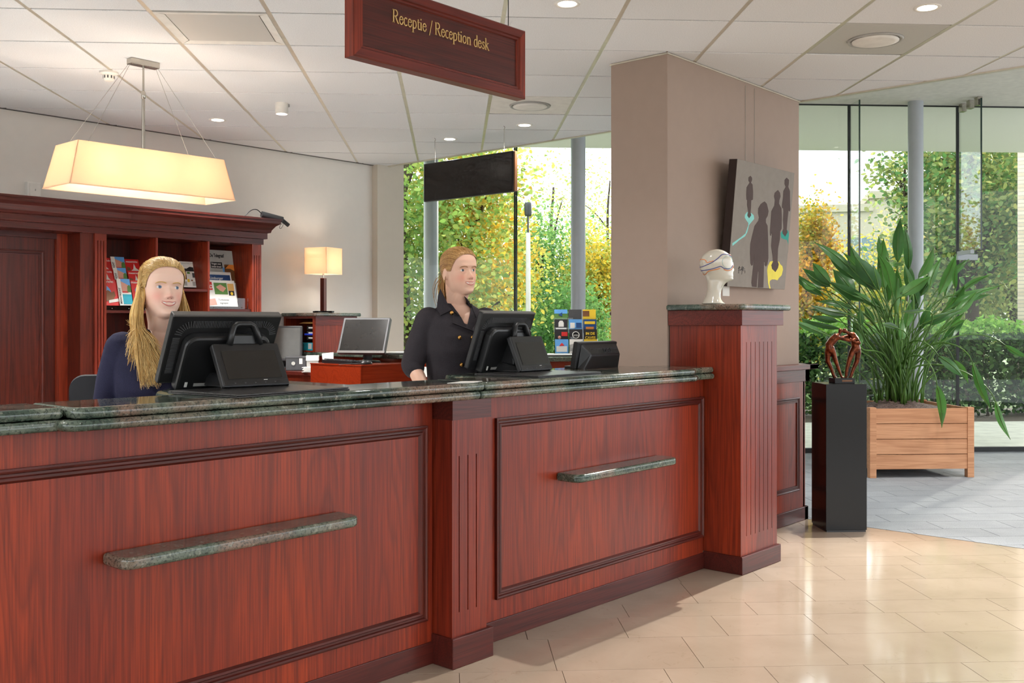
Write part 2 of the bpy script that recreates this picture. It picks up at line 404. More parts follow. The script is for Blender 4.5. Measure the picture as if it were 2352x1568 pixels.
# ---- suspended ceiling
ce = struct(MB().prism([(-6.2,-6.0),(LX,-6.0),(LX,4.7),(-6.2,4.7)], HC+.02, HC+.25).build('ceiling', M['plaster']))
T = .5915; GX0 = -2.28; GY0 = .797; nt = 0; rest = MB()
full = MB().prism([(-T/2+.010,-T/2+.009),(T/2-.010,-T/2+.009),(T/2-.010,T/2-.009),(-T/2+.010,T/2-.009)], 0, .018).build('ceiling_tile', M['ceil'], ce, bevel=.003, seg=1)
first = True
OCC = {}   # cells taken by vents
for key in (('v', 1, 0), ('d', 7, 0), ('d', 4, 3)): OCC[(key[1], key[2])] = key[0]
for i in range(-16, 20):
    for j in range(-20, 12):
        if (i, j) in OCC: continue
        cgx = GX0+(i+.5)*T; cgy = GY0+(j+.5)*T; c = GW(cgx, cgy)
        if c.x < -6 or c.y < -5.8: continue
        h0, h1 = T/2-.010, T/2-.009
        poly = [tuple(GW(cgx+a, cgy+b)[:2]) for a, b in ((-h0,-h1),(h0,-h1),(h0,h1),(-h0,h1))]
        cp = clip(clip(poly, 1, 0, LX-.025), 0, 1, 4.68)
        if len(cp) < 3 or area2(cp) < .001: continue
        vis = in_view([(p[0],p[1],HC) for p in cp], 200)
        whole = area2(cp) > area2(poly)-1e-5
        if vis and nt < 295:
            nt += 1
            if whole:
                if first: o = full; first = False
                else: o = inst(full, ce)
                o.location = (c.x, c.y, HC); o.rotation_euler = (0, 0, R(-45))
            else: MB().prism(cp, HC, HC+.018).build('ceiling_tile', M['ceil'], ce)
        else: rest.prism(cp, HC, HC+.018)
r_ = rest.build('ceiling_tile', M['ceil'], ce); r_['kind'] = 'stuff'
def clip_seg(a, b):
    t0, t1 = 0.0, 1.0
    for (nx, ny, c) in ((1,0,LX-.025),(0,1,4.68),(-1,0,6.1),(0,-1,5.9)):
        da = nx*a[0]+ny*a[1]-c; db = nx*b[0]+ny*b[1]-c
        if da > 0 and db > 0: return None
        if da > 0: t0 = max(t0, da/(da-db))
        elif db > 0: t1 = min(t1, da/(da-db))
    return None if t1-t0 < 1e-3 else (Vector(a).lerp(Vector(b), t0), Vector(a).lerp(Vector(b), t1))
def bar(name, a, b, w, z0, z1, m):
    s = clip_seg(a, b)
    if not s: return
    p, q = s; d = (q-p); d.z = 0; n = Vector((-d.y, d.x, 0)).normalized()*w/2
    poly = [(p-n)[:2], (q-n)[:2], (q+n)[:2], (p+n)[:2]]
    if not in_view([GW(*((p.lerp(q,t).x-p.lerp(q,t).y)*S2, (p.lerp(q,t).x+p.lerp(q,t).y)*S2), HC) for t in (0,.2,.4,.5,.6,.8,.9,1)], 300): return
    MB().prism(poly, z0, z1).build(name, m, ce)
for i in range(-14, 20): bar('grid_channel', GW(GX0+i*T, -6), GW(GX0+i*T, 9), .026, HC+.002, HC+.02, M['bar'])
for j in range(-8, 12): bar('grid_bar', GW(-8, GY0+j*T), GW(9, GY0+j*T), .018, HC+.008, HC+.02, M['bar_dull'])
MB().box(LX-.025, LX+.006, -6, 4.6, HC-.008, HC+.03).build('edge_trim', M['bar'], ce)
MB().box(-9, 3.31, 4.655, 4.68, HC-.004, HC+.012).build('edge_trim', M['bar_dull'], ce)
# ---- high ceiling and bulkhead by the entrance
pg = [(LX,-7),(13,-7)] + [tuple(GW(gx, GG+.02)[:2]) for gx in (9, -.9)] + [(LX,4.95)]
struct(MB().prism(pg, HR, HR+.2).build('ceiling', M['plaster']))
struct(bx('wall_bulkhead', M['plaster'], LX, LX+.03, -6, 4.6, HC+.03, HR))
# ---- walls
struct(bx('wall_back', M['wall'], -9, 3.31, 4.68, 4.9, 0, 3.1))
struct(MB().prism([(3.31,4.60),(3.62,4.56),(3.62,5.1),(3.31,5.1)], 0, HR).build('wall_pier', M['pier']))
pillar = struct(bx('wall_pillar', M['taupe'], 1.735, 3.42, .235, .635, 0, HC+.02, bevel=.004))
bx('shadow_trim', M['bar'], 1.728, 3.425, .228, .64, HC-.012, HC-.004, pillar)
# picture rail wires on the pillar face
for px in (1712, 1733):
    p = on_y(px, 230, .233)
    MB().tube([(p.x, .232, HC-.03), (p.x, .2305, 2.33)], .0011, 5).build('hanging_wire', M['wire'], pillar)
# ---- glass front on the diagonal grid
joints = [-.69] + [.475+1.187*k for k in range(0, 6)]
for k in range(len(joints)-1):
    a, b = joints[k], joints[k+1]
    w = struct(thing('window_%d' % (k+1), None, None, GW((a+b)/2, GG), R(-45)))
    h = (b-a)/2
    bx('pane', M['glass'], -h+.012, h-.012, -.006, .006, .05, HR, w)
    bx('bottom_rail', M['rubber'], -h, h, -.03, .03, 0, .05, w)
    bx('seal', M['rubber'], h-.013, h+.013, -.012, .012, .05, HR, w)
    bx('top_rail', M['rubber'], -h, h, -.012, .012, HR-.012, HR, w)
def fin(gx, depth, z0, z1, label):
    o = struct(thing('window_fin', label, None, GW(gx, GG), R(-45)))
    bx('pane', M['glass_fin'], -.006, .006, -depth, -.02, z0, z1, o)
    bx('glass_edge', M['glass_edge'], -.0065, .0065, -depth-.002, -depth+.010, z0, z1, o); return o
fin(.475, .28, .02, HR-.01, 'glass fin behind the black hanging screen'); fin(4.035, .28, .02, HR-.01, 'full height glass fin beside the tall plant')
f3 = fin(5.227, .48, 2.13, HR-.02, 'short glass fin clamped above the door')
for d in (.10, .26, .42): bx('clamp', M['chrome'], -.025, .025, -d-.035, -d+.035, HR-.085, HR, f3)
bx('clamp', M['steel'], -.02, .02, -.30, -.02, 2.10, 2.14, f3); bx('clamp', M['steel'], -.02, .2, -.04, .03, 2.05, 2.11, f3)
for px, nm in ((990, 'narrow'), (1328, 'mid'), (2103, 'plant')):
    p = at(px, 743, 10.52); o = MB().lathe([(.077,0),(.077,HR)], 32).build('column', M['steel'], loc=(p.x, p.y, 0), smooth=False, auto=40); struct(o)
# ---- outside: canopy soffit, paving, ground
so = struct(MB().prism([(-6,GG+.03),(11,GG+.03),(11,9.02),(-6,9.02)], HR+.02, HR+.3).build('ceiling', M['soffit'], rot=(0,0,R(-45))))
def flat(name, rgb, gx0, gx1, gy0, gy1, z, rough=.85, sc=6):
    m = plain(name+'_surface', rgb, rough, .12, sc, bump=.2)
    o = MB().prism([(gx0,gy0),(gx1,gy0),(gx1,gy1),(gx0,gy1)], z-.05, z).build(name, m, rot=(0,0,R(-45))); return struct(o)
flat('pavement', (206, 204, 192), -14, 20, GG+.032, 9.4, -.01)
flat('ground', (92, 82, 72), -14, 20, 9.4, 11.6, -.012)
flat('lawn', (84, 112, 52), -60, 60, 11.6, 75, -.02)
flat('ground', (150, 146, 138), -70, 70, -70, -9.2, -.06)
# ================================================================== reception desk
desk = thing('reception_desk', 'long red stained wooden reception desk with framed panels and green stone top', 'desk')
bx('front_panel', M['wood'], -2.7, -.36, 0, .03, .09, 1.06, desk)
bx('front_panel', M['wood'], -.14, 1.733, 0, .03, .09, 1.06, desk)
bx('body', M['wood_dark'], -2.7, 1.733, .03, .12, .0, 1.06, desk)
bx('base_board', M['wood_dark_x'], -2.7, -.352, -.006, .03, 0, .09, desk, bevel=.002)
bx('base_board', M['wood_dark_x'], -.13, 1.733, -.006, .03, 0, .09, desk, bevel=.002)
def frame(x0, x1, z0, z1, parent, y=0.0, m=None, wd=.042, out=.016):
    # mitred moulding: outer bead, groove, inner bead
    prof = [(0,0),(.000,out*.9),(.006,out),(.012,out*.8),(.015,out*.35),(.022,out*.35),(.026,out*.62),(.034,out*.6),(wd,0)]
    cs = [((x0,z0),(1,1)),((x1,z0),(-1,1)),((x1,z1),(-1,-1)),((x0,z1),(1,-1))]
    for i in range(4):
        (a, sa), (b, sb) = cs[i], cs[(i+1)%4]
        ra = [(a[0]+sa[0]*p, y-q, a[1]+sa[1]*p) for p, q in prof]; rb = [(b[0]+sb[0]*p, y-q, b[1]+sb[1]*p) for p, q in prof]
        MB().loft([ra, rb]).build('moulding', m or (M['wood_dark_x'] if i % 2 == 0 else M['wood_dark']), parent)
frame(-2.5, -.396, .182, .962, desk); frame(.012, 1.725, .18, .962, desk)
# fluted pilaster
def grooved(name, x0, x1, yf, z0, z1, grooves, gz0, gz1, m, parent, gw=.0055, gd=.007, back=.03):
    mb = MB(); xs = [x0]
    for gxx in grooves: xs += [gxx-gw/2, gxx+gw/2]
    xs.append(x1); mb.box(x0, x1, yf+gd, yf+back, z0, z1)
    mb.box(x0, x1, yf, yf+gd, z0, gz0); mb.box(x0, x1, yf, yf+gd, gz1, z1)
    for k in range(0, len(xs), 2): mb.box(xs[k], xs[k+1], yf, yf+gd, gz0, gz1)
    return mb.build(name, m, parent)
grooved('pilaster', -.352, -.152, -.105, .12, .985, [-.312,-.262,-.212], .215, .84, M['wood'], desk, back=.14)
bx('pilaster_head', M['wood_dark_x'], -.352, -.126, -.108, .02, .985, 1.062, desk)
bx('pilaster_plinth', M['wood_dark_x'], -.364, -.128, -.122, .02, 0, .12, desk, bevel=.003)
# ---- stone worktop
top = thing('stone_worktop', 'polished green granite worktop along the reception desk', 'worktop')
def rounded(x0, x1, y0, y1, r, corners=(1,1,0,0), n=6):    # ll, lr, ur, ul
    pts = []
    for (cx_, cy_, a0, use, X, Y) in ((x0+r,y0+r,180,corners[0],x0,y0),(x1-r,y0+r,270,corners[1],x1,y0),(x1-r,y1-r,0,corners[2],x1,y1),(x0+r,y1-r,90,corners[3],x0,y1)):
        if use: pts += [(cx_+r*math.cos(R(a0+90*k/n)), cy_+r*math.sin(R(a0+90*k/n))) for k in range(n+1)]
        else: pts.append((X, Y))
    return pts
def slab(name, poly, z0, z1, parent, bev=.015, m=None):
    o = MB().prism(poly, z0, z1).build(name, m or M['stone'], parent, bevel=bev, seg=4, smooth=True); o.modifiers.new('wn', 'WEIGHTED_NORMAL'); return o
Z0, Z1, Z2 = 1.062, 1.096, 1.13
slab('lower_edge', rounded(-2.7, -1.86, -.062, .10, .01), Z0, Z1-.001, top)
slab('lower_edge', rounded(-1.90, -.2, -.125, .10, .06, (1,0,0,0)), Z0, Z1-.001, top)
slab('lower_edge', rounded(-.198, 1.52, -.125, .10, .06, (0,1,0,0)), Z0, Z1-.001, top)
slab('lower_edge', rounded(1.49, 1.74, -.075, .10, .03, (0,0,0,0)), Z0, Z1-.001, top)
def tp(poly): return slab('top_slab', poly, Z1, Z2, top, .015)
tp([(-2.7,-.055),(-1.87,-.055),(-1.87,.19),(-2.7,.19)])
c_ = rounded(-1.868, -.17, -.118, .19, .055, (1,0,0,0))
tp([p for p in c_ if p[1] < .18] + [(-.17,.19),(-.63,.19),(-.63,.575),(-1.17,.575),(-1.34,.40),(-1.38,.19),(-1.868,.19)])
tp([(-.168,-.118)] + [p for p in rounded(-.168, 1.50, -.118, .3, .05, (0,1,0,0)) if p[1] < .2 and p[0] > .5] + [(1.50,.50),(.98,.50),(.92,.46),(.16,.46),(.08,.19),(-.168,.19)])
tp([(1.502,-.068),(1.742,-.068),(1.742,.24),(1.502,.30)])
# ---- stone bag ledges
def ledge(x0, x1, label):
    o = slab('stone_ledge', rounded(x0, x1, -.135, .0, .045, (1,1,0,0)), .643, .681, None, .012); tag(o, label, 'ledge', 'bag ledges on the desk front')
ledge(-1.735, -.835, 'green granite bag ledge on the desk front below the seated woman'); ledge(.43, 1.275, 'green granite bag ledge on the desk front beside the fluted pedestal')
# ---- fluted wooden pedestal at the end of the desk
pd = thing('wooden_pedestal', 'tall fluted red wooden pedestal with granite cap at the desk end', 'pedestal')
grooved('shaft', 1.748, 2.17, -.228, .097, 1.36, [1.812,1.861,1.911,1.96,2.009,2.058,2.108], .2, 1.268, M['wood'], pd, back=.05, gw=.005)
bx('shaft', M['wood'], 1.748, 2.17, -.178, .226, .097, 1.36, pd)
bx('cap_board', M['wood_x'], 1.735, 2.222, -.243, .230, 1.36, 1.445, pd, bevel=.002)
bx('plinth', M['wood_dark_x'], 1.735, 2.188, -.245, .0, 0, .098, pd, bevel=.003)
slab('cap_stone', rounded(1.705, 2.27, -.272, .232, .02, (1,1,1,1), 3), 1.445, 1.478, pd, .012)
# ---- dado on the pillar
da = struct(thing('trim_dado', None, None))
bx('panel', M['wood'], 2.17, 3.44, .205, .236, .09, 1.05, da); bx('panel', M['wood'], 3.42, 3.45, .205, .66, .09, 1.05, da)
bx('base_board', M['wood_dark_x'], 2.188, 3.475, .192, .236, 0, .092, da, bevel=.003); bx('base_board', M['wood_dark_x'], 3.42, 3.475, .192, .67, 0, .092, da, bevel=.003)
bx('frieze', M['wood_dark_x'], 2.17, 3.487, .188, .236, .968, 1.052, da, bevel=.002); bx('frieze', M['wood_dark_x'], 3.42, 3.487, .188, .67, .968, 1.052, da, bevel=.002)
bx('cap_rail', M['wood_dark_x'], 2.17, 3.55, .150, .24, 1.052, 1.088, da, bevel=.004); bx('cap_rail', M['wood_dark_x'], 3.41, 3.55, .150, .70, 1.052, 1.088, da, bevel=.004)
frame(2.3, 3.35, .215, .86, da, y=.205, wd=.036, out=.012)
# ---- wooden reception sign
sg = thing('reception_sign', 'framed wooden reception sign with gold lettering hanging above the desk', 'sign', (-.30, 0, 2.362))
W2, HT = .487, .303
bx('board', M['wood_dark_x'], -W2+.02, W2-.02, -.012, .02, .02, HT-.02, sg)
fw = .052
for i, (a, b) in enumerate((((-W2,0),(W2,0)), ((W2,0),(W2,HT)), ((W2,HT),(-W2,HT)), ((-W2,HT),(-W2,0)))):
    nx = {0:(0,1),1:(-1,0),2:(0,-1),3:(1,0)}[i]; dx = ((b[0]>a[0])-(b[0]<a[0]), (b[1]>a[1])-(b[1]<a[1]))
    prof = [(0,.026),(0,-.022),(.005,-.027),(fw-.016,-.027),(fw-.012,-.02),(fw-.004,-.02),(fw,-.013),(fw,.026)]
    ra = [(a[0]+dx[0]*p+nx[0]*p, q, a[1]+dx[1]*p+nx[1]*p) for p, q in prof]; rb = [(b[0]-dx[0]*p+nx[0]*p, q, b[1]-dx[1]*p+nx[1]*p) for p, q in prof]
    MB().loft([ra, rb]).build('frame', M['wood_x'] if i % 2 == 0 else M['wood'], sg)
for x in (-.40, .40): MB().tube([(x, 0, HT-.01), (x, 0, HC-2.362)], .0022, 6).build('chain', M['ink'], sg)
# serif capitals and lower case drawn as strokes: (points, width) in units of x-height 1
def arc(cx_, cy_, rx, ry, a0, a1, n=10): return [(cx_+rx*math.cos(R(a0+(a1-a0)*k/n)), cy_+ry*math.sin(R(a0+(a1-a0)*k/n))) for k in range(n+1)]
TH, TN = .17, .075
GL = {
 'R': (1.12, [([(.18,0),(.18,1.55)],TH), ([(.02,.03),(.36,.03)],TN), ([(.02,1.52),(.5,1.52)],TN), (arc(.5,1.16,.34,.36,90,-90),.14), ([(.2,.8),(.5,.8)],TN), ([(.46,.8),(.92,.05),(1.08,.03)],.15)]),
 'e': (.78, [(arc(.40,.48,.30,.47,15,350,14),.13), ([(.12,.58),(.68,.58)],TN)]),
 'c': (.72, [(arc(.40,.48,.30,.47,45,320,12),.13)]),
 'p': (.88, [([(.18,-.52),(.18,.9)],TH), ([(.04,.86),(.2,.94)],TN), ([(.02,-.5),(.36,-.5)],TN), (arc(.44,.47,.30,.46,140,-140,14),.12)]),
 't': (.54, [([(.22,1.22),(.22,.2),(.30,.05),(.46,.05),(.52,.12)],.14), ([(.04,.9),(.5,.9)],TN)]),
 'i': (.44, [([(.2,.03),(.2,.9)],TH), ([(.06,.86),(.2,.94)],TN), ([(.04,.03),(.36,.03)],TN), ([(.2,1.22),(.2,1.38)],.17)]),
 'o': (.84, [(arc(.42,.47,.31,.46,0,360,18),.12)]),
 'n': (.94, [([(.2,.03),(.2,.9)],TH), ([(.06,.86),(.2,.94)],TN), ([(.04,.03),(.36,.03)],TN), ([(.22,.7),(.36,.88),(.54,.92),(.68,.8),(.72,.6),(.72,.03)],.14), ([(.56,.03),(.9,.03)],TN)]),
 'd': (.88, [([(.68,.05),(.68,1.5)],TH), ([(.54,1.46),(.7,1.52)],TN), ([(.68,.04),(.86,.04)],TN), (arc(.42,.47,.30,.46,40,320,14),.12)]),
 's': (.66, [([(.54,.74),(.48,.90),(.32,.94),(.18,.86),(.16,.70),(.28,.56),(.44,.46),(.54,.32),(.50,.12),(.34,.02),(.18,.06),(.10,.24)],.11)]),
 'k': (.90, [([(.18,.03),(.18,1.5)],TH), ([(.04,1.46),(.2,1.52)],TN), ([(.02,.03),(.36,.03)],TN), ([(.24,.44),(.62,.9)],TN), ([(.36,.56),(.74,.04),(.88,.03)],.14), ([(.5,.91),(.8,.91)],TN)]),
 '/': (.62, [([(.06,-.3),(.56,1.6)],.09)]), ' ': (.46, [])}
def ribbon(mb, pts, w, fn, th):
    P = [Vector((a, b, 0)) for a, b in pts]; m = len(P); L = []; Q = []
    for i in range(m):
        t = (P[min(i+1,m-1)]-P[max(i-1,0)]).normalized(); n = Vector((-t.y, t.x, 0))*w/2; L.append(P[i]+n); Q.append(P[i]-n)
    rings = [[fn(L[i].x,L[i].y,0), fn(Q[i].x,Q[i].y,0), fn(Q[i].x,Q[i].y,th), fn(L[i].x,L[i].y,th)] for i in range(m)]
    mb.loft(rings)
def serif(body, h, x, z, y, parent, m):
    cur = 0
    for ch in body:
        w, st = GL[ch]
        if st:
            mb = MB()
            for pts, sw in st: ribbon(mb, pts, sw, lambda a, b, c: (x+(cur+a)*h*.92, y-c, z+b*h), .003)
            mb.build('letter', m, parent)
        cur += w
    return cur*h*.92
hx = .0325; tw = sum(GL[c][0] for c in 'Receptie / Reception desk')*hx*.92
serif('Receptie / Reception desk', hx, -.012-tw/2+.0, .172, -.0122, sg, M['gold'])
# ================================================================== ceiling fixtures
# recessed downlights
def downlight(loc, label, power, z=HC):
    o = thing('downlight', label, 'downlight', (loc[0], loc[1], z), 0, 'recessed ceiling downlights')
    MB().lathe([(.044,.002),(.046,-.003),(.062,-.006),(.066,-.001),(.066,.012)], 28).build('trim_ring', M['white'], o, smooth=True)
    MB().lathe([(.001,-.0035),(.0455,-.0035),(.0455,-.0005),(.001,-.0005)], 24).build('lit_lens', M['dl_glow'], o)
    if power: lamp('downlight_beam', 'SPOT', (0, 0, -.012), power, NEUT, parent=o, spot_size=R(115), spot_blend=.8, shadow_soft_size=.05)
    return o
DLP = 34; DLB = 180
for (x, y), lb in (((1.074,3.865),'recessed downlight above the newspaper shelf near the back wall'), ((2.82,3.101),'recessed downlight just behind the black hanging screen'), ((2.791,2.237),'recessed downlight beside the round air diffuser near the window'), ((.668,.122),'recessed downlight right of the wooden reception sign'), ((1.898,-1.171),'recessed downlight above the lobby floor near the square diffuser')):
    downlight((x, y), lb, DLB if y > .2 else DLP)
for x, y in ((-1.2,1.6),(-3.2,.9),(-2.6,2.6),(-4.6,3.0)):  # out of view, added to brighten the back wall and ceiling
    downlight((x, y), 'added unseen downlight behind the desk on the near side of the pendant', DLB)
for x, y in ((-1.9,-1.5),(.2,-2.2),(-2.2,-3.6)):  # out of view, added for general light in the lobby
    downlight((x, y), 'added unseen downlight further back over the lobby', DLP)
for gx, gy in ((3.1,3.5),(4.9,3.6),(4.2,2.2)):  # hidden above the ceiling edge, added to brighten planter and carpet
    q = GW(gx, gy); downlight((q.x, q.y), 'added unseen downlight in the high entrance ceiling', 170, HR)
# unseen spotlight added above the carpet to cast the diagonal shadow on the floor
bs = thing('added_floor_spot', 'added unseen spotlight above the entrance carpet that casts the floor shadow', 'spotlight', (3.75, -.17, 3.10))
bx('bracket', M['white'], -.265, .0, -.012, .012, .05, .075, bs); MB().tube([(0,0,.06),(-.03,-.012,.0)], .04, 20).build('housing', M['white'], bs, auto=40)
bx('added_light_flap', M['black'], -.24, .02, -.004, .0, -.10, .05, bs)  # flap added to keep the beam off the painting and pillar
_d = Vector((.6,-1.7,0))-Vector((3.75,-.17,3.10))
lamp('added_floor_spot_beam', 'SPOT', (-.04,-.015,-.012), 600, (1.0,.96,.9), rot=(-_d).to_track_quat('Z','Y').to_euler(), parent=bs, spot_size=R(92), spot_blend=.55, shadow_soft_size=.010)
# surface spot
s = thing('ceiling_spot', 'white cylindrical surface mounted ceiling spot behind the desk', 'spotlight', (1.057, 3.015, HC))
MB().lathe([(.045,0),(.045,-.075),(.040,-.078),(.038,-.070),(.038,0)], 28).build('housing', M['white'], s, auto=40)
MB().lathe([(.001,-.066),(.037,-.066),(.037,-.060),(.001,-.060)], 24).build('lit_lens', M['dl_glow'], s)
bx('side_clip', M['grey'], .045, .06, -.012, .012, -.02, 0, s)
lamp('ceiling_spot_beam', 'SPOT', (0,0,-.08), DLB, NEUT, parent=s, spot_size=R(110), spot_blend=.8, shadow_soft_size=.04)
# smoke detector
s = thing('smoke_detector', 'round white smoke detector on the ceiling near the pendant', 'smoke detector', (-.182, 3.078, HC))
MB().lathe([(.055,0),(.055,-.012),(.05,-.016),(.034,-.02),(.033,-.045),(.026,-.055),(.002,-.057)], 28).build('housing', M['white'], s, auto=45)
for k in range(10):
    a = k*math.pi/5; MB().box(-.004,.004,.0325,.0345,-.043,-.026).build('slot', M['greydark'], s, rot=(0,0,a))
# air vents
def vent_plate(i, j): c = GW(GX0+(i+.5)*T, GY0+(j+.5)*T); return (c.x, c.y, HC)
def perf(name):
    t = NT(name); c = t.coord((1,1,1)); v = t.n('TexVoronoi'); v.inputs['Scale'].default_value = 150; v.inputs['Randomness'].default_value = 0; t.l(c, v.inputs['Vector'])
    return t.set(t.ramp(v.outputs['Distance'], [(.30, lin(110,106,102)), (.42, lin(200,198,192))]), .5)
M['perf'] = perf('perforated_plate')
v = thing('air_vent', 'square perforated air return vent in the ceiling left of the sign', 'air vent', vent_plate(1, 0), R(-45))
h = T/2-.012
bx('plate', M['perf'], -h+.05, h-.05, -h+.04, h-.04, .004, .01, v)
for a in (0, 1, 2, 3): MB().hexa([(-h,-h,-.002),(h,-h,-.002),(h-.05,-h+.045,.004),(-h+.05,-h+.045,.004),(-h,-h,.014),(h,-h,.014),(h-.05,-h+.045,.014),(-h+.05,-h+.045,.014)]).build('frame', M['white'], v, rot=(0,0,a*math.pi/2))
def diffuser(i, j, label, perfd):
    o = thing('air_diffuser', label, 'air diffuser', vent_plate(i, j), R(-45))
    bx('plate', M['perf'] if perfd else M['white'], -h, h, -h, h, .002, .012, o, bevel=.004)
    MB().lathe([(.125,.002),(.135,-.006),(.145,-.006),(.15,.002)], 40).build('rim', M['grey'], o, smooth=True)
    MB().lathe([(.001,-.012),(.10,-.014),(.124,-.008),(.124,-.002),(.001,-.002)], 40).build('disc', M['white'], o, smooth=True)
diffuser(7, 0, 'square perforated air diffuser with round disc above the lobby', True); diffuser(4, 3, 'plain white air diffuser with round disc near the hanging screen', False)
# ---- hanging black screen
h_ = [on_x(977,381,2.71), on_x(1183,346,2.71)]; b0 = on_x(1183,440,2.71)
sc = thing('hanging_screen', 'flat black display screen hanging on two wires before the window', 'screen', (2.71, (h_[0].y+h_[1].y)/2, b0.z))
wd = (h_[0].y-h_[1].y)/2; ht = h_[1].z-b0.z
bx('panel', M['black'], -.02, .02, -wd, wd, 0, ht, sc, bevel=.004)
bx('display', M['screen'], -.0225, -.0202, -wd+.012, wd-.012, .012, ht-.012, sc)
bx('side_cover', M['brown'], -.014, .014, -wd-.012, -wd+.001, .004, ht-.004, sc)
for px, py in ((999,318),(1158,288)):
    p = on_x(px, py, 2.71); y = p.y-(h_[0].y+h_[1].y)/2
    MB().tube([(0,y,ht-.005),(0,y,HC-b0.z-.02)], .0022, 6).build('wire', M['wire'], sc)
    MB().tube(catmull([(0,y,HC-b0.z-.024),(.008,y,HC-b0.z-.016),(.004,y,HC-b0.z-.006),(-.004,y,HC-b0.z-.003),(-.001,y,HC-b0.z)],3), .002, 6).build('hook', M['chrome'], sc)
# ---- pendant lamp
p = thing('pendant_lamp', 'long cream fabric pendant lamp hanging over the reception desk', 'pendant lamp', (-.172, 2.67, 0))
zt, zb = 2.385, 2.137
bx('ceiling_plate', M['chrome'], -.09, .09, -.03, .03, HC-.035, HC, p, bevel=.003)
MB().tube([(0,0,HC-.035),(0,0,2.72)], .006, 10).build('rod', M['chrome'], p); MB().tube([(0,0,2.74),(0,0,zt-.02)], .010, 10).build('rod', M['chrome'], p)
MB().lathe([(.004,2.70),(.013,2.71),(.013,2.745),(.006,2.755)], 14).build('rod_joint', M['chrome'], p, smooth=True)
A = [(-.458,-.14),(.458,-.14),(.458,.14),(-.458,.14)]; B = [(-.518,-.17),(.518,-.17),(.518,.17),(-.518,.17)]
sh = MB()
for i in range(4):
    j = (i+1) % 4
    sh.add([(*B[i],zb),(*B[j],zb),(*A[j],zt),(*A[i],zt)], [(0,1,2,3)])
so_ = sh.build('shade', M['shade'], p); md = so_.modifiers.new('s', 'SOLIDIFY'); md.thickness = .004
for i in range(4): MB().tube([(*B[i],zb),(*B[(i+1)%4],zb)], .0035, 6).build('shade_rim', M['shade'], p)
for sx in (-1, 1):
    for sy in (-1, 1):
        MB().tube([(sx*.085, sy*.01, HC-.03), (sx*.40, sy*.14, zt)], .0013, 5).build('wire', M['wire'], p)
for x in (-.3, 0, .3):
    bu = MB().ball((x,0,zt-.12), .032, .032, .042).build('bulb', M['bulb'], p, smooth=True)
    MB().lathe([(.016,zt-.075),(.016,zt-.01)], 12, (x,0)).build('socket', M['white'], bu)
    lamp('bulb_light', 'POINT', (x,0,zt-.12), 9.5, WARM, parent=p, shadow_soft_size=.045)
bx('carrier_bar', M['chrome'], -.36, .36, -.012, .012, zt-.022, zt-.010, p)
# ================================================================== back wall cabinet
CB = 4.22
cab = thing('back_cabinet', 'dark red wooden wall cabinet with cornice, door and brochure shelves', 'cabinet')
xs = [.285,.37,.765,.782,1.213,1.23,1.62,1.712]
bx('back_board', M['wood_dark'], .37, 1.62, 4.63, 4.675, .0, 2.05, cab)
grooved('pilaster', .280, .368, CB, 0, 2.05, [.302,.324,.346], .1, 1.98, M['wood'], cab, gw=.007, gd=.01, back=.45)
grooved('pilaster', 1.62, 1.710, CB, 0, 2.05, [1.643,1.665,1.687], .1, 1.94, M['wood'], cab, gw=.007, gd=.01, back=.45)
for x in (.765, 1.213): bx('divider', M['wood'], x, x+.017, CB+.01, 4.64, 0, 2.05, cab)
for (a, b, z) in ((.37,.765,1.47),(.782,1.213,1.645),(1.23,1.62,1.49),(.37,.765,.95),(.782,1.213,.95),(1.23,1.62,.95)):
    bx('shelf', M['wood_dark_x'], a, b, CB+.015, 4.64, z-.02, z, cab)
# recessed door bay on the left
bx('bay_side', M['wood_dark'], .18, .28, CB+.02, 4.675, 0, 2.05, cab)
dr = bx('door', M['wood_dark'], -1.7, .10, 4.47, 4.52, 0, 1.99, cab); frame(-1.6, .02, .1, 1.90, dr, y=4.47, wd=.03, out=.008)
bx('door_frame', M['wood'], .10, .18, 4.44, 4.675, 0, 2.05, cab); bx('door_frame', M['wood_dark_x'], -1.7, .10, 4.44, 4.675, 1.99, 2.05, cab)
prof = [(4.675,2.03),(CB-.012,2.03),(CB-.012,2.075),(CB-.035,2.078),(CB-.035,2.125),(CB-.055,2.13),(CB-.06,2.15),(CB-.085,2.185),(CB-.115,2.205),(CB-.115,2.228),(CB-.12,2.23),(CB-.12,2.245),(4.675,2.245)]
# cornice with a return at the right end
n_ = len(prof); right = 1.712
ra = [(-1.8, y, z) for y, z in prof]; rb = [(right + max(0, CB-y), y, z) for y, z in prof]
MB().loft([ra, rb]).build('cornice', M['wood_dark_x'], cab)
rc = [(right+max(0,CB-y), y if y < 4.6 else 4.675, z) for y, z in prof]
MB().prism([(-1.8,CB-.1),(right+.1,CB-.1),(right+.1,4.675),(-1.8,4.675)], 2.24, 2.247).build('top_board', M['wood_dark_x'], cab)
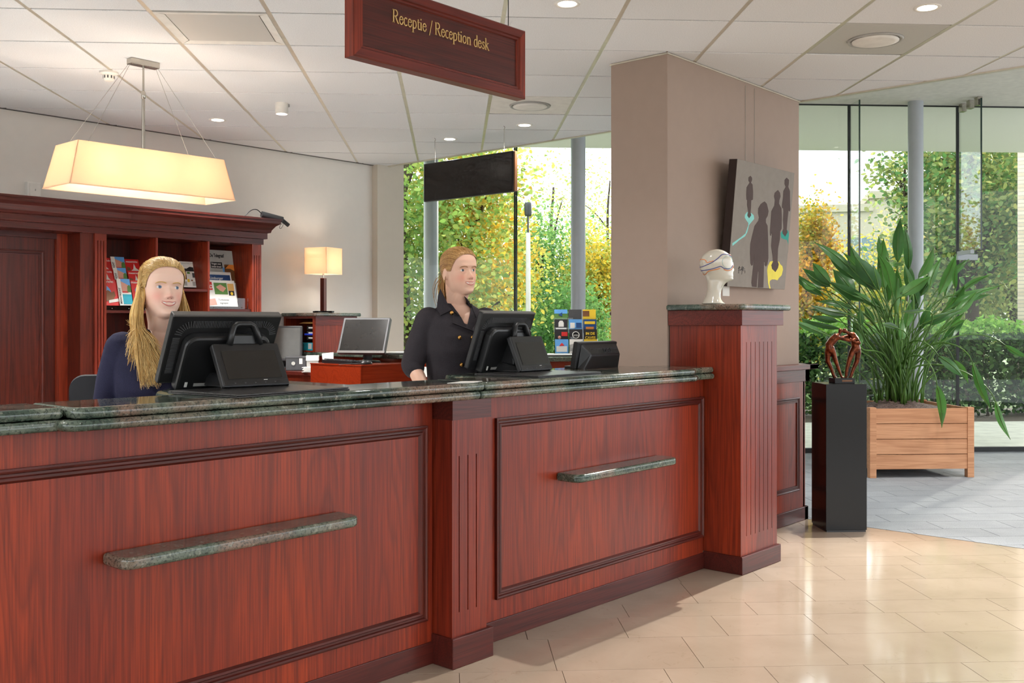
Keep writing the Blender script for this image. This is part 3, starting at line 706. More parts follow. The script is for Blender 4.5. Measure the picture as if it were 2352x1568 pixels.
# ---- brochures, guides and newspapers on the shelves
def leaflet(name, label, cat, px0, py0, px1, py1, yb, base, group, lean=.06):
    a = on_y(px0, py1, yb-lean); b = on_y(px1, py0, yb); c = on_y(px1, py1, yb-lean)
    o = thing(name, label, cat, ((a.x+c.x)/2, yb-lean, a.z), 0, group); w = (c.x-a.x)/2; hh_ = math.hypot(b.z-a.z, lean)
    o.rotation_euler = (-math.atan2(lean, b.z-a.z), 0, 0)
    bx('cover', base, -w, w, 0, .004, 0, hh_, o); return o, w, hh_
def patch(o, m, w, h, x0, x1, z0, z1, name='print', d=.001):
    return bx(name, m, -w+2*w*x0, -w+2*w*x1, -d, 0, h*z0, h*z1, o)
def poly_patch(o, m, w, h, pts, name='print', d=.0014):
    mb = MB(); q = [(-w+2*w*x, h*z) for x, z in pts]; n = len(q)
    if sum(a[0]*b[1]-b[0]*a[1] for a, b in zip(q, q[1:]+q[:1])) < 0: q = q[::-1]
    mb.add([(x,-d,z) for x, z in q]+[(x,0,z) for x, z in q], [tuple(range(n)), tuple(range(2*n-1,n-1,-1))]+[(i,n+i,n+(i+1)%n,(i+1)%n) for i in range(n)])
    return mb.build(name, m, o)
def words(o, s, size, m, w, h, x, z, align='LEFT', bold=0.0, sx=1.0): return text_mesh('lettering', s, size, m, o, (-w+2*w*x, -.0012, h*z), (1,0,0), (0,0,1), align, .0004, sx, bold)
gB = 'city brochures in the left shelf'
REDS = [((233,593,263,640),4.50,'top left red city brochure behind the hotel leaflets',0,-.25),((294,597,335,640),4.50,'red city brochure at the top right of the left shelf',0,0),((234,619,271,665),4.44,'middle red city brochure on the left shelf',0,-.2),((301,623,337,665),4.44,'red city brochure beside the seated woman, middle row',0,0),((232,643,279,701),4.38,'large red city brochure with church photo at the front of the left shelf',1,-.14),((308,645,345,701),4.38,'red city brochure half hidden behind the blonde hair, bottom row',1,0)]
for (x0,y0,x1,y1), yb, lb, big, sx_ in REDS:
    o, w, hh_ = leaflet('brochure', lb, 'brochure', x0, y0, x1, y1, yb, M['red'], gB)
    if big:
        poly_patch(o, M['skyblue'], w, hh_, [(.22,.3),(.2,.62),(.36,.8),(.52,.66),(.6,.5),(.58,.3)]); poly_patch(o, M['brown'], w, hh_, [(.3,.16),(.3,.5),(.42,.6),(.62,.5),(.74,.56),(.78,.38),(.62,.2)], d=.002)
        poly_patch(o, M['paper'], w, hh_, [(.4,.09),(.42,.2),(.94,.28),(.92,.16)], d=.003)
        words(o, 'maastricht:', .027, M['paper'], w, hh_, .02, .88, bold=.0004)
    else:
        poly_patch(o, M['paper'], w, hh_, [(.28,.42),(.4,.5),(.48,.78),(.55,.56),(.7,.46),(.95,.44),(.95,.38),(.28,.38)])
        poly_patch(o, M['brown'], w, hh_, [(.04,.4),(.08,.62),(.24,.56),(.26,.42)], d=.002)
        words(o, 'maastricht:', .022, M['paper'], w, hh_, .05, .83, bold=.0004)
for (x0,y0,x1,y1), yb, lb in (((262,591,293,640),4.49,'hotel leaflet with blue sky in the top row of the left shelf'),((268,616,297,665),4.43,'hotel leaflet with blue sky in the middle row of the left shelf'),((276,641,306,701),4.37,'hotel leaflet with pool photo in the front row of the left shelf')):
    o, w, hh_ = leaflet('leaflet', lb, 'leaflet', x0, y0, x1, y1, yb, M['paper'], 'hotel leaflets in the left shelf')
    patch(o, M['skyblue'], w, hh_, .3, 1, .72, 1); poly_patch(o, M['pink'], w, hh_, [(.3,.52),(.3,.9),(.62,.82),(.82,.76),(.82,.52)]); poly_patch(o, M['green'], w, hh_, [(.7,.5),(.74,.72),(.9,.78),(1,.7),(1,.5)], d=.002)
    patch(o, M['teal'] if y1 > 690 else M['manila'], w, hh_, .3, 1, .05, .42); patch(o, M['red'], w, hh_, .32, .78, .48, .53, d=.002)
    t_ = text_mesh('lettering', 'MAASTRICHT', .021, M['ink'], o, (-w+2*w*.2, -.0014, hh_*.06), (0,0,1), (-1,0,0), 'LEFT', .0004, 1.0, .0004)
o, w, hh_ = leaflet('brochure', 'orange city guide half hidden behind the seated woman on the middle shelf', 'brochure', 392, 601, 414, 659, 4.46, M['paper'], None)
patch(o, M['orange'], w, hh_, 0, .95, .2, .72); patch(o, M['manila'], w, hh_, 0, 1, .72, .98); words(o, 'MAASTRICHT', .014, M['ink'], w, hh_, .05, .86)
o, w, hh_ = leaflet('guide_booklet', 'white city guide booklet with photo collage on the middle shelf', 'booklet', 420, 602, 456, 659, 4.46, M['paper'], None)
words(o, 'MAASTRICHT', .018, M['grey'], w, hh_, .08, .9); poly_patch(o, M['ink'], w, hh_, [(.12,.62),(.12,.74),(.4,.72),(.62,.8),(.84,.78),(.86,.62)]); patch(o, M['brown'], w, hh_, .12, .34, .3, .62)
for r_ in ((.40,.58,.52,.60,'green'),(.72,.88,.38,.56,'greydark'),(.36,.5,.2,.32,'yellow'),(.12,.3,.06,.22,'grey'),(.6,.7,.24,.3,'brown'),(.66,.92,.06,.22,'grey')): patch(o, M[r_[4]], w, hh_, *r_[:4])
# acrylic stands
def acrylic(x0, x1, z, label):
    o = thing('brochure_stand', label, 'stand', (0,0,0))
    bx('front_lip', M['acrylic'], x0, x1, CB+.05, CB+.054, z, z+.09, o); bx('base', M['acrylic'], x0, x1, CB+.05, 4.58, z, z+.004, o)
    for x in (x0+.06, (x0+x1)/2, x1-.06): MB().ball((x, CB+.048, z+.012), .004).build('screw', M['chrome'], o)
acrylic(.375, .76, 1.471, 'clear acrylic brochure stand on the left shelf'); acrylic(1.235, 1.615, 1.491, 'clear acrylic newspaper stand on the right shelf')
gN = 'newspapers on the right shelf'
o, w, hh_ = leaflet('newspaper', 'grey folded newspaper with gothic title at the back of the right shelf', 'newspaper', 481, 578, 558, 690, 4.52, M['newsprint'], gN, .09)
words(o, 'De Telegraaf', .042, M['ink'], w, hh_, .15, .86, bold=.001, sx=.62); patch(o, M['ink'], w, hh_, .16, .5, .64, .76, d=.0006); words(o, 'Vragen over', .023, M['paper'], w, hh_, .18, .71, bold=.0006, sx=.8); words(o, 'totale brand', .023, M['paper'], w, hh_, .18, .655, bold=.0006, sx=.8)
patch(o, M['skyblue'], w, hh_, .5, .62, .46, .66); poly_patch(o, M['brown'], w, hh_, [(.55,.42),(.56,.72),(.98,.72),(.98,.36),(.6,.36)]); poly_patch(o, M['orange'], w, hh_, [(.58,.64),(.7,.72),(.9,.72),(.84,.6),(.72,.64)], d=.002)
patch(o, M['yellow'], w, hh_, .02, .08, .8, .9); patch(o, M['ink'], w, hh_, .02, .1, .6, .7)
for k in range(6): patch(o, M['grey'], w, hh_, .14, .46, .58-.035*k, .59-.035*k)
o, w, hh_ = leaflet('newspaper', 'newspaper with blue title band in the middle of the right shelf', 'newspaper', 480, 626, 540, 690, 4.44, M['paper'], gN, .07)
patch(o, M['blue'], w, hh_, .02, .95, .68, .9); words(o, 'Limburger', .030, M['paper'], w, hh_, .16, .74, bold=.0004); patch(o, M['red'], w, hh_, .72, .95, .5, .66)
o, w, hh_ = leaflet('newspaper', 'white newspaper with football photo at the front of the right shelf', 'newspaper', 479, 645, 547, 703, 4.36, M['paper'], gN, .06)
patch(o, M['red'], w, hh_, .0, .22, .62, .93); words(o, 'AD', .042, M['paper'], w, hh_, .02, .68, bold=.001); patch(o, M['green'], w, hh_, .28, .72, .46, .9); poly_patch(o, M['pink'], w, hh_, [(.34,.74),(.5,.84),(.68,.7),(.56,.55),(.46,.6)]); patch(o, M['manila'], w, hh_, .74, .95, .6, .88); patch(o, M['ink'], w, hh_, .75, .94, .42, .6); MB().ball((w*.7, -.001, hh_*.5), .012, .001, .014).build('print', M['yellow'], o)
words(o, 'Turbulente', .022, M['greydark'], w, hh_, .36, .22); words(o, 'ingrepen', .022, M['greydark'], w, hh_, .4, .10); poly_patch(o, M['pink'], w, hh_, [(0,.02),(0,.26),(.26,.3),(.3,.06)])
# ---- things on top of the cabinet
sw = thing('wall_switch', 'white square switch box on the wall above the cabinet', 'switch', (on_y(73,455,4.68).x, 4.655, on_y(73,455,4.68).z))
bx('box', M['paper'], -.05, .05, -.02, .025, 0, .115, sw, bevel=.004); bx('plate', M['white'], -.035, .045, -.026, -.019, .01, .105, sw, bevel=.003); bx('rocker', M['grey'], .002, .008, -.029, -.025, .05, .065, sw)
q = on_y(601, 498, 4.16)
cl = thing('spot_lamp', 'small dark cylindrical spot lamp lying on the cabinet cornice end', 'lamp', (1.775, 4.16, 2.247))
MB().tube([(-.09,.02,.035),(.09,-.02,-.0)], .026, 16).build('housing', M['greydark'], cl, smooth=False, auto=40)
MB().tube([(.08,-.018,.002),(.145,-.03,-.045)], .017, 14).build('snoot', M['black'], cl, auto=40)
MB().tube(catmull([(-.09,.02,.04),(-.13,.03,.07),(-.18,.04,.06),(-.24,.05,.004)],5), .004, 6).build('cable', M['black'], cl)
MB().tube(catmull([(.10,-.03,-.02),(.075,-.03,-.07),(.055,-.03,-.075),(.06,-.03,-.05),(.10,-.03,-.02)],4), .002, 5).build('cable', M['black'], cl)
# ================================================================== back office furniture
bc = thing('back_counter', 'red wooden back counter with granite top below the window', 'counter')
P_ = [(2.25,4.66),(2.25,2.75),(2.58,1.85),(3.40,1.42),(3.40,2.05),(2.98,2.42),(2.86,3.0),(2.86,4.66)]
slab('stone_top', P_, 1.085, 1.12, bc, .01)
MB().prism([(2.29,4.66),(2.29,2.78),(2.61,1.89),(3.38,1.47),(3.38,2.0),(2.95,2.40),(2.82,3.0),(2.82,4.66)], 0, 1.085).build('body', M['wood_orange'], bc)
for a, b in (((2.29,4.10),(2.29,3.56)), ((2.60,1.90),(3.0,1.68))):
    d = Vector((b[0]-a[0], b[1]-a[1], 0)).normalized(); n = Vector((-d.y*-1, d.x*-1, 0))
    n = Vector((d.y, -d.x, 0)) if a[0] > 2.4 else Vector((-1,0,0))
    for z0_, z1_ in ((.93,1.05),(.55,.91)):
        p0 = Vector((a[0],a[1],z0_))+d*.03; p1 = Vector((b[0],b[1],z0_))-d*.03
        q = [p0+n*.004, p1+n*.004, p1+n*-.02, p0+n*-.02]
        o = MB().hexa([tuple(v) for v in q]+[(v.x,v.y,z1_) for v in q]).build('drawer_front', M['wood_orange'], bc)
        c = (p0+p1)/2+n*.012; MB().ball((c.x,c.y,(z0_+z1_)/2), .012).build('knob', M['chrome'], o)
# small cabinet with the table lamp
lc = thing('side_cabinet', 'small red cabinet with open pigeonholes and granite top below the table lamp', 'cabinet')
slab('stone_top', rounded(2.22, 2.75, 4.165, 4.665, .02, (1,1,0,0), 3), 1.435, 1.466, lc, .01)
bx('front_panel', M['wood'], 2.25, 2.715, 4.195, 4.215, 1.12, 1.36, lc); bx('rail', M['wood_x'], 2.25, 2.715, 4.19, 4.215, 1.36, 1.435, lc)
bx('back_board', M['wood_dark'], 2.69, 2.715, 4.215, 4.66, 1.12, 1.435, lc); bx('side', M['wood'], 2.25, 2.69, 4.635, 4.66, 1.12, 1.435, lc)
bx('top_board', M['wood_y'], 2.25, 2.69, 4.215, 4.635, 1.415, 1.435, lc); bx('bottom_board', M['wood_y'], 2.25, 2.69, 4.215, 4.635, 1.12, 1.13, lc)
bx('stile', M['wood'], 2.25, 2.27, 4.215, 4.235, 1.13, 1.415, lc)
for k, z in enumerate((1.35,1.305,1.26)):
    o = bx('binder_tray', M['black'], 2.28, 2.5, 4.24, 4.36, z-.035, z, None, bevel=.003)
    tag(o, ('upper','middle','lower')[k]+' black tray with white tag in the side cabinet', 'tray', 'trays in the side cabinet')
    bx('tag', M['paper'], 2.277, 2.281, 4.27, 4.33, z-.022, z-.012, o)
tag(bx('blue_tray', M['cobalt'], 2.27, 2.5, 4.24, 4.38, 1.267, 1.283, None), 'bright blue tray in the side cabinet', 'tray')
o = bx('teal_box', M['teal'], 2.275, 2.45, 4.25, 4.46, 1.131, 1.20, None, bevel=.003); tag(o, 'teal file box in the lower pigeonhole of the side cabinet', 'box'); bx('card', M['grey'], 2.273, 2.3, 4.28, 4.33, 1.145, 1.195, o)
tag(MB().hexa([(2.27,4.24,1.372),(2.45,4.24,1.372),(2.45,4.46,1.372),(2.27,4.46,1.372),(2.29,4.24,1.384),(2.45,4.24,1.384),(2.45,4.42,1.384),(2.29,4.42,1.384)]).build('envelope', M['manila']), 'manila envelopes on the trays in the side cabinet', 'envelope')
# table lamp
tl = thing('table_lamp', 'table lamp with square cream shade and dark wooden post', 'lamp', (2.465, 4.36, 1.466), R(15.6))
bx('base', M['black_gloss'], -.105, .105, -.018, .018, .004, .018, tl); bx('base', M['black_gloss'], -.018, .018, -.105, .105, .004, .018, tl)
for a, b in ((-.095,0),(.095,0),(0,.095),(0,-.095)): bx('foot', M['black'], a-.01, a+.01, b-.01, b+.01, 0, .006, tl)
bx('post', M['wood_dark'], -.021, .021, -.021, .021, .018, .315, tl, bevel=.002)
for x in (-.007, .007): bx('post_groove', M['ink'], -.0215, -.0205, x-.0012, x+.0012, .02, .312, tl)
MB().tube([(0,0,.31),(0,0,.40)], .006, 10).build('stem', M['chrome'], tl)
sm = MB()
for i in range(4):
    c4 = [(-.12,-.12),(.12,-.12),(.12,.12),(-.12,.12)]; a, b = c4[i], c4[(i+1)%4]; sm.add([(*a,.35),(*b,.35),(*b,.585),(*a,.585)], [(0,1,2,3)])
o = sm.build('shade', M['shade'], tl); md = o.modifiers.new('s','SOLIDIFY'); md.thickness = .003
MB().ball((0,0,.46), .03, .03, .04).build('bulb', M['bulb'], tl, smooth=True); lamp('lamp_light', 'POINT', (0,0,.46), 9, WARM, parent=tl, shadow_soft_size=.04)
# orange pull-out return with keyboard, mouse and monitor
rt = thing('desk_return', 'glossy orange red desk return under the keyboard behind the counter', 'desk')
bx('top', M['wood_orange'], 1.69, 2.245, 2.91, 3.53, 1.05, 1.06, rt, bevel=.002); bx('side_panel', M['wood_orange'], 1.694, 1.712, 2.914, 3.526, .72, 1.05, rt); bx('front_panel', M['wood_orange'], 1.713, 2.245, 2.914, 2.932, .72, 1.05, rt); bx('underside', M['wood_orange'], 1.713, 2.245, 2.933, 3.526, .72, .74, rt)
for x, y in ((1.74,2.97),(1.74,3.46),(2.2,2.97),(2.2,3.46)): bx('leg', M['wood_orange'], x-.02, x+.02, y-.02, y+.02, 0, .72, rt)
kb = thing('keyboard', 'black computer keyboard on the orange desk return', 'keyboard', (1.79, 3.23, 1.0605), R(84))
MB().hexa([(-.21,-.07,0),(.21,-.07,0),(.21,.07,0),(-.21,.07,0),(-.21,-.07,.012),(.21,-.07,.012),(.21,.07,.028),(-.21,.07,.028)]).build('case', M['black'], kb, bevel=.004)
kp = None
for r_ in range(5):
    for c_i in range(18):
        zz = .012+.016*(r_+.8)/5
        if kp is None: kp = bx('key', M['greydark'], -.008, .008, -.008, .008, 0, .007, kb); o = kp
        else: o = inst(kp, kb)
        o.location = (-.194+c_i*.0228, -.048+r_*.0235, zz)
ms = MB(); rings = []
for k in range(7):
    a = k/6*math.pi/2; rings.append([(.032*math.cos(a)*math.cos(t), .052*math.cos(a)*math.sin(t), .034*math.sin(a)) for t in [i*2*math.pi/16 for i in range(16)]])
mo = thing('computer_mouse', 'black computer mouse beside the keyboard', 'mouse', (1.80, 2.975, 1.0605), R(82)); ms.loft(rings).build('shell', M['black'], mo, smooth=True)
bx('scroll_wheel', M['grey'], -.003, .003, .018, .032, .028, .034, mo); MB().tube(catmull([(0,.05,.008),(.03,.12,.006),(.0,.2,.006),(-.05,.27,.006)],5), .0022, 6).build('cable', M['greydark'], mo)
def monitor(name, label, loc, rz, w, h, lean, zc, face, bez, stand, tilt_base=True, bd=.018):
    o = thing(name, label, 'monitor', loc, rz)         # screen faces local -Y
    fr = bx('case', bez, -w/2, w/2, -.018, .022, -h/2, h/2, o, bevel=.006); fr.location = (0,0,zc); fr.rotation_euler = (-lean,0,0)
    s_ = bx('display', face, -w/2+bd, w/2-bd, -.0195, -.017, -h/2+bd*1.25, h/2-bd, fr)
    bx('rear_housing', M['black'], -w*.36, w*.36, .02, .06, -h*.36, h*.3, fr, bevel=.015)
    for k in range(4): MB().ball((w/2-.03-.018*k, -.019, -h/2+bd*.6), .0035).build('button', M['silver'], fr)
    MB().tube([(0,.05,zc-.05),(0,.07,.01)], .022, 10, flat=1.8).build('neck', stand, o)
    MB().lathe([(.115,0),(.115,.008),(.10,.014),(.02,.018)], 28, (0,.04)).build('foot', stand, o, smooth=True); return o
a = at(800,738,8.05); 
mon = monitor('desk_monitor', 'dark tilted flat monitor with silver frame on the orange return', (2.03, 3.27, 1.0605), R(-62), .40, .315, R(27), .21, M['screen'], M['greydark'], M['black'])
bx('lower_trim', M['silver'], -.2, .2, -.0205, -.0175, -.157, -.138, mon.children[0])
m1 = monitor('desk_monitor', 'grey flat monitor standing by the wall behind the left terminal', (2.07, 4.45, .98), R(-48), .38, .31, R(4), .215, M['screen_grey'], M['greydark'], M['black'])
MB().ball((-.10,-.022,-.135), .011).build('power_button', M['silver'], m1.children[0])
sd = thing('side_desk', 'low red wooden side desk below the grey monitor', 'desk')
bx('desk_top', M['wood_dark_x'], 1.75, 2.24, 3.56, 4.655, .95, .98, sd, bevel=.003); bx('side', M['wood_dark'], 1.76, 1.78, 3.6, 4.64, 0, .95, sd); bx('side', M['wood_dark'], 2.2, 2.22, 3.6, 4.64, 0, .95, sd)
ph = at(672, 872, 8.1)
tb = thing('cash_box', 'dark grey cash box with round lock on the side desk', 'box', (1.90, 3.98, .98), R(-48))
bx('body', M['greydark'], -.085, .085, -.06, .06, 0, .12, tb, bevel=.006); MB().tube([(-.02,-.06,.06),(-.02,-.066,.06)], .016, 16).build('lock', M['chrome'], tb); bx('sticker', M['paper'], .028, .055, -.062, -.059, .055, .105, tb); bx('lid', M['greydark'], -.088, .088, -.063, .063, .10, .118, tb, bevel=.004)
bxw = thing('carton', 'small white carton beside the orange return', 'box', (1.86, 3.72, .98), R(-40)); bx('body', M['grey'], -.045, .045, -.05, .05, 0, .125, bxw); bx('lid', M['paper'], -.05, .05, -.055, .055, .09, .13, bxw)
pp = thing('paper_stack', 'loose stack of white papers before the white carton', 'papers', (1.80, 3.64, .98), R(-48))
for k in range(7): bx('sheet', M['paper'], -.075+.006*(k%3), .075+.004*(k%2), -.05, .05, k*.006, k*.006+.004, pp, rot=(0,0,R((k*37)%13-6)))
cr = thing('card_stand', 'small white card holder behind the keyboard', 'holder', (1.83, 3.48, 1.0605), R(-30)); MB().hexa([(-.04,-.02,0),(.04,-.02,0),(.04,.02,0),(-.04,.02,0),(-.045,.01,.07),(.045,.01,.08),(.045,.03,.08),(-.045,.03,.07)]).build('body', M['paper'], cr); bx('card', M['grey'], -.035,.035,-.012,-.008,.01,.06, cr, rot=(R(-20),0,0))
# open folder on the back counter
fo = thing('folder', 'dark folder with white sheets on the back counter near the pier', 'folder', (2.5, 3.25, 1.12), R(-40)); bx('cover', M['ink'], -.2, .2, -.15, .15, 0, .006, fo); bx('sheets', M['paper'], -.195, .195, -.145, .145, .006, .014, fo)
fo2 = thing('folder', 'dark folder with white sheets beside the leaflet rack', 'folder', (2.86, 2.02, 1.12), R(-40)); bx('cover', M['ink'], -.17, .17, -.12, .12, 0, .006, fo2); bx('sheets', M['paper'], -.165, .165, -.115, .115, .006, .014, fo2)
q = on_y(923, 861, 2.3); ol = thing('wall_socket', 'white power socket on the front of the back counter', 'socket', (2.286, 2.84, .95), 0)
bx('plate', M['paper'], -.012, 0, -.035, .035, 0, .08, ol, bevel=.004); bx('hole', M['ink'], -.014, -.011, .0, .018, .02, .045, ol)
# leaflet rack on the back counter
rk = thing('leaflet_rack', 'tiered clear rack on the back counter filled with tourist leaflets', 'rack', (3.05, 1.93, 1.12), R(-48.4))
for k in range(4): bx('tier', M['acrylic'], -.17, .17, -.09+.05*k, -.086+.05*k, 0, .07+.075*k, rk)
for x in (-.172, .168): MB().hexa([(x,-.09,0),(x+.004,-.09,0),(x+.004,.10,0),(x,.10,0),(x,-.09,.07),(x+.004,-.09,.07),(x+.004,.10,.30),(x,.10,.30)]).build('side', M['acrylic'], rk)
LE = [['skyblue','paper','yellow'],['ink','ink','ink'],['ink','skyblue','blue'],['green','greydark','yellow']]
desc = [['paraglider','motorway','plain yellow'],['dark rose','black badge','black and yellow title'],['black arch logo','blue window','comic style'],['green landscape','dark cover','bee coloured']]
rowsn = ['front row','second row','third row','top row']
for r_ in range(4):
    for c_i in range(3):
        x = -.113+.113*c_i; z = .02+.078*r_; y = -.08+.05*r_
        o = thing('leaflet', '%s leaflet in the %s of the counter rack' % (desc[r_][c_i], rowsn[r_]), 'leaflet', Matrix.Translation((3.05,1.93,1.12)) @ Matrix.Rotation(R(-48.4),4,'Z') @ Vector((x,y,z)), R(-48.4), 'tourist leaflets in the counter rack')
        o.rotation_euler = (R(-10), 0, R(-48.4)); w, hh_ = .052, .11
        bx('cover', M[LE[r_][c_i]], -w, w, 0, .003, 0, hh_, o)
        key = (r_, c_i)
        if key == (0,0): patch(o, M['paper'], w, hh_, .1,.9,.1,.5); poly_patch(o, M['red'], w, hh_, [(.3,.5),(.5,.75),(.7,.55)], d=.002)
        elif key == (0,1): poly_patch(o, M['grey'], w, hh_, [(0,.1),(1,.5),(1,.9),(0,.6)]); patch(o, M['red'], w, hh_, .5,1,.2,.25,d=.002)
        elif key == (0,2): patch(o, M['paper'], w, hh_, 0,1,0,.35)
        elif key == (1,0): patch(o, M['red'], w, hh_, .5,.95,.5,.8); MB().ball((-w*.3,-.001,hh_*.4), .012,.001,.014).build('print', M['pink'], o)
        elif key == (1,1):
            MB().tube([(.026*math.cos(k*.3),-.001,hh_*.58+.026*math.sin(k*.3)) for k in range(22)], .003, 5).build('print', M['paper'], o); words(o,'OPEN',.018,M['paper'],w,hh_,.5,.5,'CENTER')
        elif key == (1,2): words(o,'IN DE',.028,M['yellow'],w,hh_,.5,.6,'CENTER',.001); words(o,'CAVES',.028,M['yellow'],w,hh_,.5,.3,'CENTER',.001)
        elif key == (2,0): poly_patch(o, M['paper'], w, hh_, [(.3,.45),(.3,.75),(.4,.9),(.6,.9),(.7,.75),(.7,.45)]); patch(o, M['paper'], w, hh_, .1,.9,.25,.38)
        elif key == (2,1): patch(o, M['paper'], w, hh_, .1,.45,.35,.75); patch(o, M['blue'], w, hh_, .55,.95,.4,.75)
        elif key == (2,2): patch(o, M['yellow'], w, hh_, .1,.9,.65,.85); patch(o, M['orange'], w, hh_, .2,.8,.2,.45)
        elif key == (3,0): patch(o, M['skyblue'], w, hh_, 0,1,.7,1); poly_patch(o, M['blue'], w, hh_, [(.3,.6),(.6,.8),(.6,.5)],d=.002)
        elif key == (3,2): patch(o, M['brown'], w, hh_, .0,.5,.5,.9)
# dark cabinet with granite top behind the pillar
dk = thing('dark_cabinet', 'dark open cabinet with granite top half hidden behind the pillar', 'cabinet', (2.95, 1.05, 0), R(0))
slab('stone_top', [(-.06,-.2),(.6,-.2),(.6,.44),(-.06,.44)], 1.43, 1.462, dk, .01)
bx('side', M['black'], -.02, 0, -.17, .41, 0, 1.43, dk); bx('side', M['black'], .55, .57, -.17, .41, 0, 1.43, dk); bx('back', M['black'], 0, .55, -.17, -.15, 0, 1.43, dk)
for z in (.9,1.15,1.41): bx('shelf', M['wood_dark_x'], 0, .55, -.15, .41, z, z+.02, dk)
# ================================================================== things on the worktop
def make_mat(label, x, y, rz):
    o = thing('desk_mat', label, 'desk mat', (x, y, Z2), rz, 'black desk mats under the terminals')
    bx('lower_leaf', M['black'], -.25, .25, -.185, .185, 0, .0045, o, bevel=.0015); bx('upper_leaf', M['mat'], -.248, .248, -.182, .185, .0055, .0105, o, bevel=.0015); bx('hinge', M['black'], -.249, .249, .17, .186, .001, .009, o)
make_mat('black desk mat under the terminal before the seated woman', -1.115, .082, R(5)); make_mat('black desk mat under the terminal before the standing woman', .435, .105, R(3))
def terminal(label, loc, rz, lean=29, dlean=31, sy=.165):
    o = thing('till_terminal', label, 'till terminal', loc, rz, 'till terminals on the worktop')
    # base and stand
    MB().hexa([(-.11,-.10,0),(.11,-.10,0),(.11,.10,0),(-.11,.10,0),(-.09,-.04,.03),(.09,-.04,.03),(.09,.10,.05),(-.09,.10,.05)]).build('base', M['black'], o, bevel=.006)
    MB().hexa([(-.075,-.02,.02),(.075,-.02,.02),(.075,.07,.02),(-.075,.07,.02),(-.055,.0,.19),(.055,.0,.19),(.055,.05,.19),(-.055,.05,.19)]).build('stand', M['black'], o, bevel=.006)
    # customer display leaning back, facing local -Y
    dsp = MB().box(-.133,.133,-.002,.026,0,.178).build('customer_display', M['black'], o, bevel=.006); dsp.location = (0,-.105,.004); dsp.rotation_euler = (R(-dlean),0,0)
    bx('display', M['screen'], -.108,.108,-.0035,-.0018,.03,.145, dsp); bx('led', M['paper'], .03,.045,-.0036,-.002,.022,.024, dsp)
    bx('lower_bezel', M['black'], -.129,.129,-.004,.0,.004,.022, dsp, bevel=.001)
    for k in range(5): bx('key', M['greydark'], -.09+.04*k,-.084+.04*k,-.0052,-.0038,.010,.014, dsp)
    # main touch screen seen from behind, leaning towards the lobby at its top
    scr = bx('touch_screen', M['black'], -.218,.218,-.012,.016,0,.285, o, bevel=.006); scr.location = (-.045,sy,.016); scr.rotation_euler = (R(lean),0,0)
    bx('display', M['screen'], -.205,.205,.0155,.0175,.014,.272, scr); bx('top_edge', M['silver'], -.216,.216,-.0125,.017,.276,.2865, scr, bevel=.003)
    MB().prism(rounded(-.165,.175,-.01,.215,.045,(0,0,1,1)), 0, .045).build('rear_housing', M['black'], scr, bevel=.010, rot=(R(90),0,0), loc=(0,-.010,0))
    vp = None
    def slot(x, z, ang):
        nonlocal vp
        if vp is None: vp = bx('vent_slot', M['greydark'], -.0016,.0016,-.0145,-.011,-.013,.013, scr); s = vp
        else: s = inst(vp, scr)
        s.location = (x, 0, z); s.rotation_euler = (0, ang, 0)
    for k in range(44): slot(-.128+k*.0062, .247, 0)
    for k in range(9): a = R(10*k); slot(-.134-.05*math.sin(a), .197+.05*math.cos(a), -a); slot(.146+.05*math.sin(a), .197+.05*math.cos(a), a)
    for k in range(24): slot(-.186, .19-k*.0062, R(90))
    bx('label', M['grey'], -.10,-.05,-.0585,-.056,.012,.024, scr); bx('label', M['grey'], -.045,-.015,-.0585,-.056,.012,.024, scr); bx('label', M['paper'], -.135,-.125,-.058,-.056,.01,.03, scr)
    # carrying handle
    hd = MB(); path = [(-.062,-.010,.15),(-.050,-.006,.195),(-.040,-.002,.218),(-.026,0,.226),(.026,0,.226),(.040,-.002,.218),(.050,-.006,.195),(.062,-.010,.15)]
    hd.tube(path, .016, 12, flat=.7).build('handle', M['black'], o, smooth=True)
    return o
terminal('black till terminal before the seated woman on the worktop', (-1.06, .275, Z2+.011), R(-5)); terminal('black till terminal before the standing woman on the worktop', (.50, .285, Z2+.011), R(6), 19, 22, .125)
# small monitor seen from behind
dm = thing('small_monitor', 'small black monitor with its back to the lobby on the worktop', 'monitor', (1.19, .36, Z2), R(3))
scr = bx('case', M['black'], -.19,.19,-.012,.02,0,.145, dm, bevel=.006); scr.rotation_euler = (R(10),0,0); 
MB().hexa([(-.17,-.05,.0),(.18,-.05,.0),(.18,-.01,.0),(-.17,-.01,.0),(-.115,-.058,.085),(.165,-.058,.085),(.18,-.012,.138),(-.165,-.012,.138)]).build('rear_housing', M['black'], scr, bevel=.008)
for k in range(26): bx('vent_slot', M['greydark'], -.105+k*.0105,-.1005+k*.0105,-.0365,-.034,.104,.116, scr)
for k in range(11): bx('vent_slot', M['ink'], -.168+.004*k,-.14+.004*k,-.052,-.048,-.0+.006+.0065*k,.008+.0065*k, scr)
text_mesh('lettering', 'DELL', .034, M['ink'], scr, (.055,-.050,.092), (1,0,0), (0,.42,.9), 'CENTER', .002, 1.1, .001)
bx('foot', M['black'], -.1,.1,0,.12,0,.012, dm, bevel=.004)
tag(MB().prism([(-.33,-.055),(-.235,-.118+.008),(-.13,-.06),(-.20,-.01)], Z2, Z2+.0015).build('paper_sheet', M['paper']), 'white paper sheet lying on the granite worktop by the standing woman', 'paper')
